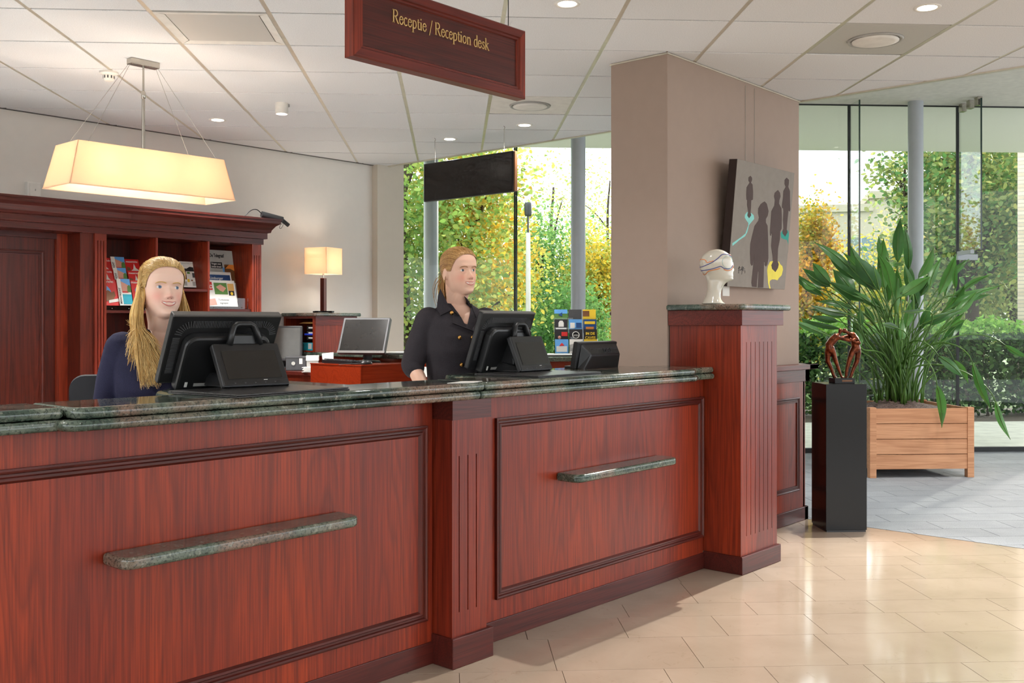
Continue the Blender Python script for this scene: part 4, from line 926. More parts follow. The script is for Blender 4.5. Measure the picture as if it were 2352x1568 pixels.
# ================================================================== pillar corner: painting, card, head
cv = thing('painting', 'grey canvas painting of dark standing figures with coloured shadows on the pillar', 'painting', (2.665, .16, 1.598)); LEAN = R(5.2); cv.rotation_euler = (LEAN, 0, 0)
CW, CH = .382, .775
bx('canvas_body', plain('canvas_side', (52,38,34), .8), -CW, CW, 0, .055, 0, CH, cv, bevel=.002)
bx('canvas', plain('canvas_grey', (138,130,122), .85, .05, 20, bump=.25), -CW+.001, CW-.001, -.0015, .0005, .001, CH-.001, cv)
bpy.context.view_layer.update(); inv = (Matrix.Translation((2.665,.16,1.598)) @ Matrix.Rotation(LEAN,4,'X')).inverted()
def canv(zx, zy):
    px, py = 1660+zx*.2104, 350+zy*.2104; r = inv.to_3x3() @ _ray(px, py); c = inv @ CAM; t = -c.y/r.y; p = c + r*t
    return max(-CW+.001, min(CW-.001, p.x)), max(.001, min(CH-.001, p.z))
def paint(name, m, pts, d):
    q = [canv(*p) for p in pts]; n = len(q)
    if sum(a[0]*b[1]-b[0]*a[1] for a, b in zip(q, q[1:]+q[:1])) < 0: q = q[::-1]
    MB().add([(x,-.0015-d,z) for x, z in q]+[(x,-.0015,z) for x, z in q], [tuple(range(n))]+[(i,n+i,n+(i+1)%n,(i+1)%n) for i in range(n)]).build(name, m, cv)
pb = plain('painted_brown', (74,58,54), .8)
paint('colour_patch', plain('painted_yellow', (228,212,84), .8), [(540,1185),(515,1190),(490,1240),(482,1290),(487,1340),(492,1420),(505,1485),(520,1485),(508,1430),(512,1400),(535,1385),(565,1385),(595,1395),(610,1370),(640,1340),(655,1280),(648,1240),(625,1220),(610,1190)], .0006)
paint('colour_patch', plain('painted_aqua', (134,206,200), .8), [(262,650),(240,680),(238,710),(255,740),(278,770),(275,800),(245,885),(190,930),(103,990),(103,1020),(140,990),(180,955),(240,915),(265,870),(285,790),(310,760),(340,725),(335,685),(310,662)], .0006)
paint('colour_patch', plain('painted_teal', (36,150,136), .8), [(650,850),(630,880),(635,930),(660,945),(700,955),(715,1010),(740,1100),(747,1095),(745,1080),(722,1010),(712,950),(720,905),(715,860),(700,845)], .0006)
paint('painted_figure', pb, [(455,535),(478,560),(497,640),(488,690),(468,725),(468,765),(486,800),(492,950),(494,1050),(495,1150),(485,1220),(470,1245),(455,1230),(455,1200),(447,1190),(445,1300),(440,1475),(380,1475),(388,1300),(382,1300),(372,1400),(368,1470),(318,1465),(310,1420),(325,1280),(335,1180),(342,1100),(330,1195),(325,1230),(310,1235),(300,1210),(295,1100),(298,1000),(320,900),(345,800),(385,745),(392,710),(382,660),(385,610),(410,565),(435,545)], .0012)
paint('painted_figure', pb, [(600,410),(622,440),(628,480),(615,520),(612,560),(638,610),(642,700),(640,830),(625,860),(620,950),(600,1050),(595,1180),(608,1220),(600,1260),(572,1305),(535,1270),(527,1230),(545,1190),(540,1120),(525,1020),(535,900),(530,870),(525,910),(515,905),(513,860),(520,760),(528,640),(560,580),(566,520),(557,480),(565,440)], .0012)
paint('painted_figure', pb, [(695,275),(720,300),(718,340),(712,375),(730,420),(732,560),(735,620),(728,645),(715,630),(705,720),(695,840),(705,870),(678,918),(650,885),(648,860),(660,830),(655,740),(660,640),(655,600),(648,610),(642,590),(655,500),(660,420),(685,375),(672,345),(673,300)], .0012)
paint('painted_figure', pb, [(300,255),(316,275),(317,300),(305,330),(322,350),(328,430),(326,510),(320,520),(308,520),(305,600),(300,655),(307,685),(285,718),(265,690),(268,670),(275,645),(262,570),(264,520),(256,515),(253,460),(258,380),(290,330),(278,305),(280,270)], .0012)
for pts in ([(170,1320),(180,1240),(165,1270),(190,1255)],[(205,1330),(210,1240),(190,1290),(225,1250),(215,1290)],[(168,1285),(240,1270)],[(222,1290),(240,1290),(238,1318)]):
    MB().tube([(a,-.002,b) for a, b in (canv(*p) for p in pts)], .0015, 5).build('signature_stroke', M['ink'], cv)
p = on_y(1668, 667, .232); tag(bx('wall_card', M['paper'], p.x-.042, p.x+.042, .2325, .2348, p.z-.034, p.z+.034, None), 'small white title card on the pillar under the painting', 'card')
# white ceramic head with painted goggles (faces local +X)
mh = thing('mannequin_head', 'white ceramic head with painted swim goggles on the pedestal', 'sculpture', (1.80, -.045, 1.478), R(-40))
K = .000249; ZY = [(120,800,830),(135,700,900),(160,630,975),(200,560,1050),(250,505,1105),(300,468,1140),(350,445,1160),(400,432,1172),(450,427,1180),(500,427,1188),(550,433,1190),(600,452,1190),(640,480,1188),(680,515,1188),(720,545,1194),(750,560,1190),(770,568,1192),(800,580,1206),(820,586,1185),(835,590,1130),(860,596,1060),(900,603,1005),(950,606,965),(1000,605,935),(1050,601,912),(1100,593,898),(1150,580,889),(1200,562,886),(1250,538,895),(1300,508,925),(1340,485,975),(1366,468,1035)]
HWD = {120:60,135:150,160:200,200:245,250:280,300:300,350:308,400:310,450:308,500:300,550:290,600:275,640:262,680:250,720:238,750:228,770:220,800:205,820:195,835:190,860:185,900:190,950:190,1000:190,1050:195,1100:205,1150:220,1200:240,1250:262,1300:290,1340:315,1366:335}
def hsurf(f, zy):       # half width of the head at profile position f, level zy
    for (a, b) in zip(ZY, ZY[1:]):
        if a[0] <= zy <= b[0]:
            t = (zy-a[0])/(b[0]-a[0]); lo = a[1]+(b[1]-a[1])*t; hi = a[2]+(b[2]-a[2])*t; hw = HWD[a[0]]+(HWD[b[0]]-HWD[a[0]])*t
            u = (2*f-lo-hi)/(hi-lo); u = max(-1, min(1, u)); return hw*math.sqrt(max(0, 1-u*u))
    return 0
rings = []
for zy, lo, hi in ZY[::-1]:
    c = (lo+hi)/2; a = (hi-lo)/2; ring = []
    for k in range(40):
        th = 2*math.pi*k/40; x = c+a*math.cos(th); y = HWD[zy]*math.sin(th)
        if math.cos(th) > .3: nose = 62*math.exp(-((zy-598)/34)**2) if zy > 598 else 62*math.exp(-((zy-598)/62)**2)
        else: nose = 0
        lips = 10*math.exp(-((zy-728)/22)**2)
        x += (nose*math.exp(-(y/52)**2) + lips*math.exp(-(y/80)**2)) if math.cos(th) > 0 else 0
        ring.append(((x-800)*K, y*K, (1366-zy)*K))
    rings.append(ring)
M['ceramic'] = plain('white_ceramic', (196,190,176), .12, .02, coat=.5)
ho = MB().loft(rings).build('head', M['ceramic'], mh, smooth=True); sdm = ho.modifiers.new('s','SUBSURF'); sdm.levels = 1; sdm.render_levels = 1
lb_, lo_ = plain('painted_blue_line', (60,62,130), .3), plain('painted_orange_line', (216,120,50), .3)
for m_, pts in ((lb_,[(430,530),(520,485),(620,430),(740,340),(800,285),(860,255),(980,250),(1060,270),(1140,308)]),(lb_,[(450,610),(540,598),(620,580),(720,548),(800,525),(880,565),(980,580),(1080,550),(1165,455)]),(lo_,[(445,355),(490,380),(515,435),(560,425),(640,400)]),(lo_,[(530,700),(560,630),(700,595),(790,570)]),(lo_,[(880,590),(980,615),(1100,580),(1178,480)]),(lo_,[(1085,235),(1130,245),(1150,290)])):
    for sgn in (-1, 1):
        path = catmull([((f-800)*K, sgn*(hsurf(f, zy)+3)*K, (1366-zy)*K) for f, zy in pts], 5)
        path = [Vector((q.x, sgn*(hsurf(q.x/K+800, 1366-q.z/K)+2)*K, q.z)) for q in path]
        MB().tube(path, .0022, 6).build('painted_line', m_, mh, smooth=True)
for sgn in (-1, 1):
    c = []; 
    for k in range(24):
        a = 2*math.pi*k/24; f, zy = 1000+165*math.cos(a), 425+140*math.sin(a); f = min(f, 1168); c.append(((f-800)*K, sgn*(hsurf(f,zy)+3)*K, (1366-zy)*K))
    MB().tube(c+[c[0]], .0014, 5).build('painted_line', plain('painted_pale_line', (170,200,196), .3), mh, smooth=True)
# ---- black plinth with bronze
bp = thing('black_plinth', 'tall glossy black plinth carrying the bronze sculpture', 'plinth', GW(2.412, 2.268), R(-45))
bx('body', M['black_gloss'], -.137, .137, -.133, .133, .012, .972, bp, bevel=.002); bx('foot', M['black'], -.132, .132, -.128, .128, 0, .012, bp)
scp = thing('bronze_sculpture', 'bronze sculpture of two embracing figures on the black plinth', 'sculpture', GW(2.43, 2.262, .972), R(-45))
bx('socle', M['black_gloss'], -.068, .068, -.055, .055, 0, .036, scp, bevel=.002); bx('plate', M['brown'], -.02, .05, -.0565, -.0545, .012, .024, scp)
sp = lambda x, y, dpt=0: ((x-610)*.000302, dpt, .036+(1190-y)*.000302)
fg = MB()
def cap(mb, pts, rs, n=10):
    mb.tube(pts, rs, n)
    for q, r in ((pts[0], rs[0]), (pts[-1], rs[-1])): mb.ball(q, r, n=n, m=6)
    for q, r in zip(pts[1:-1], rs[1:-1]): mb.ball(q, r*.98, n=n, m=6)
u_ = .000302
cap(fg, [sp(455,1180,.012),sp(395,1000,.012),sp(310,830,.012),sp(305,640,.008),sp(325,560,.004)], [v*u_ for v in (36,38,55,72,85)])
cap(fg, [sp(580,1150,-.012),sp(525,1000,-.012),sp(450,790,-.012),sp(410,640,-.008),sp(360,550,-.004)], [v*u_ for v in (30,36,48,62,85)])
cap(fg, [sp(340,560),sp(330,460),sp(400,370),sp(480,290)], [v*u_ for v in (98,92,95,85)]); cap(fg, [sp(490,280),sp(545,225),sp(572,180)], [v*u_ for v in (70,34,30)]); fg.ball(sp(580,150), 50*u_, 42*u_, 55*u_)
cap(fg, [sp(480,290,.015),sp(600,300,.02),sp(720,330,.025),sp(820,310,.02)], [v*u_ for v in (45,38,34,28)])
cap(fg, [sp(480,300,-.015),sp(610,330,-.028),sp(740,370,-.034),sp(860,340,-.03)], [v*u_ for v in (45,38,34,28)])
cap(fg, [sp(830,1175,.012),sp(885,1010,.012),sp(970,830,.012),sp(990,640,.008),sp(960,540,.004)], [v*u_ for v in (36,42,58,70,85)])
cap(fg, [sp(695,1145,-.012),sp(715,990,-.012),sp(770,790,-.012),sp(830,640,-.008),sp(900,540,-.004)], [v*u_ for v in (34,42,55,68,85)])
cap(fg, [sp(930,550),sp(920,450),sp(905,350),sp(850,255)], [v*u_ for v in (100,95,100,85)]); cap(fg, [sp(850,250),sp(760,200),sp(715,175)], [v*u_ for v in (68,36,32)]); fg.ball(sp(675,150), 52*u_, 42*u_, 60*u_)
cap(fg, [sp(900,300,-.02),sp(960,420,-.034),sp(860,400,-.04),sp(760,330,-.036)], [v*u_ for v in (44,40,34,28)]); cap(fg, [sp(880,300,.02),sp(800,270,.03),sp(700,290,.03),sp(600,290,.026)], [v*u_ for v in (44,40,34,28)])
for x, d_ in ((470,.012),(600,-.012),(690,-.012),(815,.012)): cap(fg, [sp(x,1180,d_),sp(x+(28 if x < 640 else -28),1188,d_)], [30*u_, 20*u_])
br = NT('bronze'); bc_ = br.coord(); br_c = br.ramp(br.noise(bc_, 40, 3), [(.3, lin(58,26,12)), (.7, lin(120,58,28))]); br.set(br_c, .28, metal=.75)
mesh_obj('figures', remeshed(fg, .0035, 3), br.m, scp)
# ---- planter with the big plant
PLC = GW(3.993, 4.838); PLR = R(-45)
pl = thing('wooden_planter', 'square cedar board planter on the carpet', 'planter', PLC, PLR)
hs = .476; zb_ = [.075,.207,.344,.481,.618]
for s_ in range(4):
    for k in range(4):
        o = bx('plank', M['planter'], -hs+.058, hs-.058, -hs+.008, -hs+.03, zb_[k]+.002, zb_[k+1]-.003, pl, bevel=.002); o.rotation_euler = (0, 0, s_*math.pi/2)
for sx in (-1, 1):
    for sy in (-1, 1): bx('corner_post', M['planter'], sx*hs-(.06 if sx > 0 else 0), sx*hs+(0 if sx > 0 else .06), sy*hs-(.06 if sy > 0 else 0), sy*hs+(0 if sy > 0 else .06), 0, .625, pl, bevel=.003)
bx('bottom', M['planter'], -hs+.03, hs-.03, -hs+.03, hs-.03, .075, .095, pl)
soil = NT('bark_mulch'); f_ = soil.noise(soil.coord(), 55, 3, .8); soil.bump(f_, .9, .02); soil.set(soil.ramp(f_, [(.35, lin(48,36,32)), (.65, lin(122,100,92))]), .9)
sb = MB(); NN = 24
grid_ = [[(-hs+.03+(2*hs-.06)*i/NN, -hs+.03+(2*hs-.06)*j/NN) for i in range(NN+1)] for j in range(NN+1)]
random.seed(4); sb.add([(x, y, .575+.10*math.exp(-(x*x+y*y)/.08)+random.uniform(-.008,.008)) for r_ in grid_ for x, y in r_], [(j*(NN+1)+i, j*(NN+1)+i+1, (j+1)*(NN+1)+i+1, (j+1)*(NN+1)+i) for j in range(NN) for i in range(NN)])
sb.build('soil', soil.m, pl, smooth=True)
pt = thing('strelitzia_plant', 'tall plant with long paddle shaped leaves in the wooden planter', 'plant', (PLC.x, PLC.y, .62))
def leaf_m(name, rgb):
    t = NT(name); c = t.coord(); f = t.noise(c, 6, 3); t.set(t.ramp(f, [(.3, lin(*[int(v*.75) for v in rgb])), (.7, lin(*rgb))]), .32, spec=.5)
    x = t.n('BsdfTranslucent'); x.inputs[0].default_value = lin(rgb[0]+20, rgb[1]+40, rgb[2]); mx = t.n('MixShader'); mx.inputs[0].default_value = .22
    t.l(t.b.outputs[0], mx.inputs[1]); t.l(x.outputs[0], mx.inputs[2]); t.l(mx.outputs[0], t.out.inputs[0]); return t.m
LM = [leaf_m('plant_leaf_deep', (62,104,56)), leaf_m('plant_leaf_mid', (78,124,64)), leaf_m('plant_leaf_grey', (96,120,96))]; M['stem'] = leaf_m('plant_stem', (92,132,56))
LV = [(345,410,120,228,70),(435,480,315,240,80),(440,450,340,300,90),(525,330,470,195,60),(575,335,590,95,65),(545,500,465,290,70),(475,490,440,350,45),(575,580,570,370,50),(655,480,620,325,60),(690,420,770,255,60),(700,520,785,375,50),(800,510,895,290,60),(835,440,965,320,40),(835,610,940,460,70),(870,590,1050,485,60),(900,520,1085,405,40),(755,680,935,590,45),(830,700,935,615,35),(825,775,940,655,55),(600,515,755,415,70),(340,510,220,375,90),(210,455,110,340,60),(205,470,55,370,80),(130,480,50,430,50),(330,590,130,550,45),(300,620,95,570,40),(250,660,90,630,40),(120,690,50,640,50),(375,680,370,590,40),(430,560,335,500,40),(500,620,430,520,50),(400,760,330,670,50),(800,850,930,965,60),(790,1010,815,1240,55),(985,890,1085,1140,50),(1110,1100,1190,1305,40),(1160,790,1290,860,40),(880,870,960,1000,40),(680,560,640,440,60),(620,690,640,560,50),(720,600,590,605,30),(580,700,490,675,34),(640,620,700,500,50),(520,560,500,430,46),(700,700,760,560,44),(600,760,600,640,40)]
random.seed(11)
LV += [(b+random.uniform(-60,60), c+random.uniform(-20,50), d+random.uniform(-70,70), e+random.uniform(10,70), f*.8) for b, c, d, e, f in LV[:32]]
org = Vector((PLC.x, PLC.y, .62))
def blade(base, tip, w, m, droop, side):
    ax = (tip-base); L = ax.length; ax.normalize(); vd = (base-CAM).normalized()
    sd_ = ax.cross(vd).normalized(); nrm = sd_.cross(ax).normalized(); ang = random.uniform(-.7, .7); sd2 = sd_*math.cos(ang)+nrm*math.sin(ang); n2 = sd2.cross(ax).normalized()
    rings = []; N = 12
    for k in range(N+1):
        t = k/N; wd_ = w*(math.sin(math.pi*min(1, t*1.02+.015)**.85))**.95*.5 + .002; c = base+ax*(L*t)+n2*(L*.10*math.sin(math.pi*t)*side)-Vector((0,0,1))*droop*L*(t*t-t)*-1*0
        fold = .32
        rings.append([c-sd2*wd_+n2*wd_*fold, c-sd2*wd_*.5+n2*wd_*fold*.35, c, c+sd2*wd_*.5+n2*wd_*fold*.35, c+sd2*wd_+n2*wd_*fold])
    mb = MB(); mb.loft([[p-org for p in r] for r in rings], cap=False, close=False); o = mb.build('leaf', m, pt, smooth=True)
    mid = MB().tube([r[2]-org-n2*.002 for r in rings], [.006*(1-.8*k/N)+.0008 for k in range(N+1)], 5).build('midrib', M['stem'], o, smooth=True); return o
for k, (bxx, byy, tx, ty, w) in enumerate(LV):
    D = 9.35 + random.uniform(-.42, .42)
    if k in (19, 33, 40, 41): D = 8.78
    if k in (32, 34, 35): D = 9.0
    cvp = lambda x, y, d: at(1820+.4209*x, 460+.4209*y, d)
    b_ = cvp(bxx, byy, D); t_ = cvp(tx, ty, D+random.uniform(-.15, .15)); ww = w*.4209*D/FPX*.92
    blade(b_, t_, ww, LM[2] if k in (25,40,41) else LM[k % 2], .1, 1 if k % 2 else -1)
    rx = random.uniform(-.16, .16); ry = random.uniform(-.16, .16); root = Vector((PLC.x+rx*.8+(b_.x-PLC.x)*.04, PLC.y+ry*.8, .62))
    up = Vector((0,0,1)); hgt = max(.25, (b_-root).length*.45)
    drooping = byy > 780
    if drooping: c1 = root+up*(.62)+(b_-root)*.12; c2 = b_-(t_-b_).normalized()*.22+up*.10
    else: c1 = root+up*hgt*.9; c2 = b_-(t_-b_).normalized()*.25
    pth = [root*((1-s)**3)+c1*(3*s*(1-s)**2)+c2*(3*s*s*(1-s))+b_*s**3 for s in [i/12 for i in range(13)]]
    MB().tube([q-org for q in pth], [.0105-.0055*i/12 for i in range(13)], 6).build('petiole', M['stem'], pt, smooth=True)
for k in range(34):
    rx = random.uniform(-.19,.19); ry = random.uniform(-.19,.19); root = Vector((rx, ry, 0)); hgt = random.uniform(.35,.95); ox = rx*random.uniform(.8,2.6); oy = ry*random.uniform(.8,2.6)
    pth = [root+Vector((ox*s*s, oy*s*s, hgt*s)) for s in [i/8 for i in range(9)]]
    MB().tube(pth, [.011-.006*i/8 for i in range(9)], 6).build('petiole', M['stem'], pt, smooth=True)
# ================================================================== people
HZ = [-.120,-.114,-.102,-.085,-.065,-.045,-.02,0,.025,.05,.075,.095,.110,.118]
HF = [.048,.076,.089,.085,.088,.085,.085,.083,.092,.092,.082,.062,.036,.004]
HB = [.00,-.012,-.03,-.05,-.072,-.086,-.096,-.10,-.105,-.104,-.095,-.075,-.045,-.004]
HW_ = [.014,.026,.0365,.0485,.058,.0635,.0685,.0705,.073,.0735,.069,.056,.036,.004]
def ip(z, arr): return float(np.interp(z, HZ, arr))
def face_feat(x, z):
    a = abs(x); G = lambda u, s: math.exp(-(u/s)**2); d = 0.0
    t = (.010-z)/.046
    if 0 < t <= 1: d += .028*t**1.15*G(x, .0056+.0050*t)
    elif t > 1: d += .028*G(z+.036, .0065)*G(x, .0106)
    d += .0065*G(a-.0125, .0058)*G(z+.0385, .0065)
    d -= .0105*G(a-.031, .015)*G(z-.002, .0105)
    d += .0045*G(a-.030, .022)*G(z-.021, .008)
    d += .0055*G(a-.038, .018)*G(z+.040, .017)
    d += .0045*G(x, .024)*G(z+.063, .012) - .004*G(a-.029, .006)*G(z+.060, .008) - .003*G(x, .02)*G(z+.083, .006)
    d += .0045*G(x, .016)*G(z+.101, .011)
    return d
def face_y(x, z):
    w = ip(z, HW_); s = min(.999, (abs(x)/w)**(1/.92)); return ip(z, HF)*(math.sqrt(1-s*s))**.62 + face_feat(x, z)
def head_solid(mb, X):
    rings = []
    for z in list(np.linspace(-.120, .118, 74)):
        w, f, b = ip(z, HW_), ip(z, HF), ip(z, HB); ring = []
        for k in range(72):
            ph = 2*math.pi*k/72; s, c = math.sin(ph), math.cos(ph)
            x = w*math.copysign(abs(s)**.92, s); y = f*c**.62 + (face_feat(x, z) if c > .15 else 0) if c > 0 else -b*c
            ring.append(X @ Vector((x, y, z)))
        rings.append(ring)
    mb.loft(rings)
    for sx in (-1, 1):
        e = MB().ball((0,0,0), .010, .018, .032, 12, 8); e.xf(X @ Matrix.Translation((sx*.0755,-.012,-.010)) @ Matrix.Rotation(R(12)*sx,4,'Z') @ Matrix.Rotation(R(-12),4,'X')); mb.add(e.v, e.f)
def ellring(z, rx, ry, y0, n=36, p=.85, x0=0):
    return [(x0+rx*math.copysign(abs(math.cos(2*math.pi*k/n))**p, math.cos(2*math.pi*k/n)), y0+ry*math.copysign(abs(math.sin(2*math.pi*k/n))**p, math.sin(2*math.pi*k/n)), z) for k in range(n)]
def hand(mb, wrist, fwd, up, side):
    fwd = Vector(fwd).normalized(); up = Vector(up); up = (up-fwd*up.dot(fwd)).normalized(); rt = fwd.cross(up)*side; w = Vector(wrist)
    cap(mb, [w, w+fwd*.03, w+fwd*.075], [.024,.030,.032]); cap(mb, [w+rt*.018+fwd*.03, w+rt*.022+fwd*.08], [.018,.016]); cap(mb, [w-rt*.018+fwd*.03, w-rt*.022+fwd*.08], [.018,.015])
    for k, (o, L) in enumerate(((.028,.070),(.010,.078),(-.010,.073),(-.028,.058))):
        b = w+fwd*.085+rt*o; cap(mb, [b, b+fwd*L*.45+up*.006, b+fwd*L*.78-up*.008, b+fwd*L*.95-up*.024], [.0088,.0084,.0078,.0068], 8)
    b = w+fwd*.03+rt*.028; cap(mb, [b, b+rt*.022+fwd*.025-up*.006, b+rt*.028+fwd*.058-up*.016], [.0115,.010,.0082], 8)
def skin_mat(name, rgb):
    t = NT(name); a = t.n('Attribute', attribute_name='Col'); t.l(a.outputs['Color'], t.b.inputs['Base Color']); t.b.inputs['Roughness'].default_value = .42
    t.b.inputs['Specular IOR Level'].default_value = .35; t.b.inputs['Subsurface Weight'].default_value = .12; t.b.inputs['Subsurface Radius'].default_value = (.02,.008,.004); return t.m
def cloth(name, rgb, sc=400):
    t = NT(name); f = t.noise(t.coord(), sc, 2, .8); g_ = t.noise(t.coord(), 18, 3); t.bump(f, .5, .0015)
    c = lin(*rgb); return t.set(t.mix(.5, t.ramp(f, [(.3, tuple(x*.5 for x in c[:3])+(1,)), (.7, tuple(x*1.5 for x in c[:3])+(1,))]), t.ramp(g_, [(.3, tuple(x*.75 for x in c[:3])+(1,)), (.7, c)])), .9, spec=.2)
def ray_hit(o, px, py, extra=0.0):
    bpy.context.view_layer.update(); mi = o.matrix_world.inverted(); d = _ray(px, py).normalized()
    ok, loc, nr, i = o.ray_cast(mi @ CAM, (mi.to_3x3() @ d).normalized())
    return (o.matrix_world @ loc, (o.matrix_world.to_3x3() @ nr).normalized()) if ok else None
def plate(name, m, pts, o, root, th=.007, lift=.001, depth=None):
    hits = []
    for px, py in pts:
        h_ = ray_hit(o, px, py)
        if h_ is None: h_ = (at(px, py, depth), -_ray(px, py).normalized())
        hits.append(h_)
    n = sum((h_[1] for h_ in hits), Vector()).normalized(); inv = root.matrix_world.inverted(); m3 = len(hits)
    fr = [inv @ (h_[0]+n*(th+lift)) for h_ in hits]; bk = [inv @ (h_[0]-n*.004) for h_ in hits]; c = sum(fr, Vector())/m3
    mb = MB(); mb.add([tuple(v) for v in fr+bk]+[tuple(c)], [(i,(i+1)%m3,2*m3) for i in range(m3)]+[((i+1)%m3,i,m3+i,m3+(i+1)%m3) for i in range(m3)])
    return mb.build(name, m, root)
_HT = None
def _head_table():
    NP, NTH = 73, 61; zl = np.linspace(-.120,.118,120); th = np.linspace(0,2*math.pi,145); prof = []
    for z in zl:
        w, f, b = ip(z,HW_), ip(z,HF), ip(z,HB); s, c = np.sin(th), np.cos(th); x = w*np.sign(s)*np.abs(s)**.92; y = np.where(c > 0, f*np.abs(c)**.62, -b*c); prof.append((np.unwrap(np.arctan2(x,y)), np.hypot(x,y)))
    tab = np.zeros((NTH,NP)); ph = np.linspace(0,2*math.pi,NP); rad = np.array([np.interp(ph, a, r, period=2*math.pi) for a, r in prof])
    for i in range(NTH):
        t = math.pi*i/(NTH-1); dz, dh = math.cos(t), math.sin(t)
        for k in range(NP):
            lo, hi = 0.0, .2
            for _ in range(18):
                m = (lo+hi)/2; z = .006+m*dz
                inside = -.12 < z < .118 and m*dh < np.interp(z, zl, rad[:,k])
                lo, hi = (m, hi) if inside else (lo, m)
            tab[i,k] = lo
    return tab
def hair_ell(d, s=1.0):
    global _HT
    if _HT is None: _HT = _head_table()
    d = d.normalized(); t = math.acos(max(-1,min(1,d.z)))/math.pi*60; p = (math.atan2(d.x,d.y) % (2*math.pi))/(2*math.pi)*72; i, k = min(59,int(t)), min(71,int(p)); u, v = t-i, p-k
    r = (_HT[i,k]*(1-u)+_HT[i+1,k]*u)*(1-v)+(_HT[i,k+1]*(1-u)+_HT[i+1,k+1]*u)*v
    return Vector((0,0,.006))+d*(r*s+.003)
def person(label, px, D, E, face_az, body_az, cfg):
    p0 = at(px, 743, D); root = thing('person', label, 'person', (p0.x, p0.y, 0), body_az-R(90)); bpy.context.view_layer.update()
    HX = Matrix.Translation((0,.015,E)) @ Matrix.Rotation(face_az-body_az,4,'Z') @ Matrix.Rotation(cfg.get('roll',0),4,'Y') @ Matrix.Rotation(cfg.get('pitch',0),4,'X')
    mb = MB(); head_solid(mb, HX)
    nb = HX @ Vector((0,-.035,-.06)); cap(mb, [nb, nb.lerp(Vector((0,-.02,E-.17)),.6), Vector((0,-.02,E-.175)), Vector((0,-.02,E-.21))], [.052,.049,.052,.062], 20)
    ch = HX @ Vector((0,.03,-.085)); cap(mb, [ch, Vector((0,-.005,E-.15))], [.034,.045], 16)
    T_ = [(-.165,.056,.054,-.02),(-.19,.10,.062,-.018),(-.212,.138,.075,-.012),(-.25,.158,.088,-.005),(-.32,.162,.104,.004),(-.39,.155,.110,.008),(-.47,.138,.096,.0),(-.55,.132,.092,0),(-.65,.155,.108,0),(-.74,.168,.118,-.005),(-.80,.15,.11,-.005)]
    mb.loft([ellring(E+dz, rx, ry, y0) for dz, rx, ry, y0 in T_][::-1])
    for s in (1, -1):
        sh, el, wr = [Vector(v) for v in cfg['arm'][s]]; cap(mb, [sh, sh.lerp(el,.5), el, el.lerp(wr,.4), wr], [.050,.043,.037,.036,.025], 14)
        f = (wr-el).normalized(); hand(mb, wr, f, (0,0,1), s)
        hp, kn, an, ft = [Vector(v) for v in cfg['leg'][s]]; cap(mb, [hp, hp.lerp(kn,.5), kn, kn.lerp(an,.35), an], [.085,.072,.052,.050,.034], 14); cap(mb, [an, ft], [.034,.028], 10)
    me = remeshed(mb, .0042, 2, .35)
    co = np.empty(len(me.vertices)*3, 'f'); me.vertices.foreach_get('co', co); co = co.reshape(-1,3)
    hi = np.array(HX.inverted()); hl = co @ hi[:3,:3].T + hi[:3,3]
    base = np.array(lin(*cfg['skin'])[:3]); col = np.tile(base, (len(co),1)); pink = np.array(lin(*cfg['blush'])[:3])
    wgt = np.exp(-((np.abs(hl[:,0])-.042)/.020)**2-((hl[:,2]+.036)/.022)**2)*(hl[:,1] > .02)*.55 + np.exp(-(hl[:,0]/.012)**2-((hl[:,2]+.036)/.012)**2)*(hl[:,1] > .07)*.4
    col = col*(1-wgt[:,None])+pink*wgt[:,None]
    at_ = me.color_attributes.new('Col', 'FLOAT_COLOR', 'POINT'); at_.data.foreach_set('color', np.c_[col, np.ones(len(col))].astype('f').ravel())
    body = mesh_obj('body', me, M['skin'], root)
    # jacket and trousers
    J = MB(); J.loft([ellring(E+dz, rx+.016+.006*(dz < -.6), ry+.016+.006*(dz < -.6), y0) for dz, rx, ry, y0 in T_[:-1]][::-1])
    J.loft([ellring(E+dz, rx, ry, y0) for dz, rx, ry, y0 in ((-.150,.070,.068,-.022),(-.17,.074,.072,-.02),(-.2,.09,.08,-.015))][::-1])
    for s in (1, -1):
        sh, el, wr = [Vector(v) for v in cfg['arm'][s]]; q = el.lerp(wr, cfg['sleeve'][s]); cap(J, [sh+Vector((-s*.012,0,.004)), sh.lerp(el,.5), el, q], [.064,.059,.053,.050], 18)
    jm = remeshed(J, .006, 6, .5); bm = bmesh.new(); bm.from_mesh(jm); kill = []
    vb, vw = cfg['vneck']
    for f in bm.faces:
        c = f.calc_center_median(); hv = (c.z-(E+vb))/(-.15-vb)
        if c.y > -.03 and hv > 0 and abs(c.x-cfg.get('vx',0)) < vw*min(1.15, hv) and f.normal.y > -.2: kill.append(f)
        elif c.z > E-.158: kill.append(f)
    bmesh.ops.delete(bm, geom=kill, context='FACES')
    for _ in range(14):
        nw = {}
        for v in bm.verts:
            nb_ = [e.other_vert(v).co for e in v.link_edges if e.is_boundary]
            if len(nb_) == 2: nw[v] = v.co*.4+(nb_[0]+nb_[1])*.3
        for v, c_n in nw.items(): v.co = c_n
    bm.to_mesh(jm); bm.free()
    jk = mesh_obj('jacket', jm, cfg['cloth'], root); md = jk.modifiers.new('s','SOLIDIFY'); md.thickness = .004; md.offset = 1
    L_ = MB()
    for s in (1, -1):
        hp, kn, an, ft = [Vector(v) for v in cfg['leg'][s]]; cap(L_, [hp, hp.lerp(kn,.5), kn, an+Vector((0,0,.03))], [.105,.088,.066,.062], 14)
        MB().tube([an+Vector((0,-.03,-.03)), ft+Vector((0,.04,-.005))], [.042,.034], 12, flat=.8).build('shoe', M['black'], root, smooth=True)
    L_.ball((0,-.005,E-.76), .168, .118, .10); mesh_obj('trousers', remeshed(L_, .012, 6), cfg['cloth'], root)
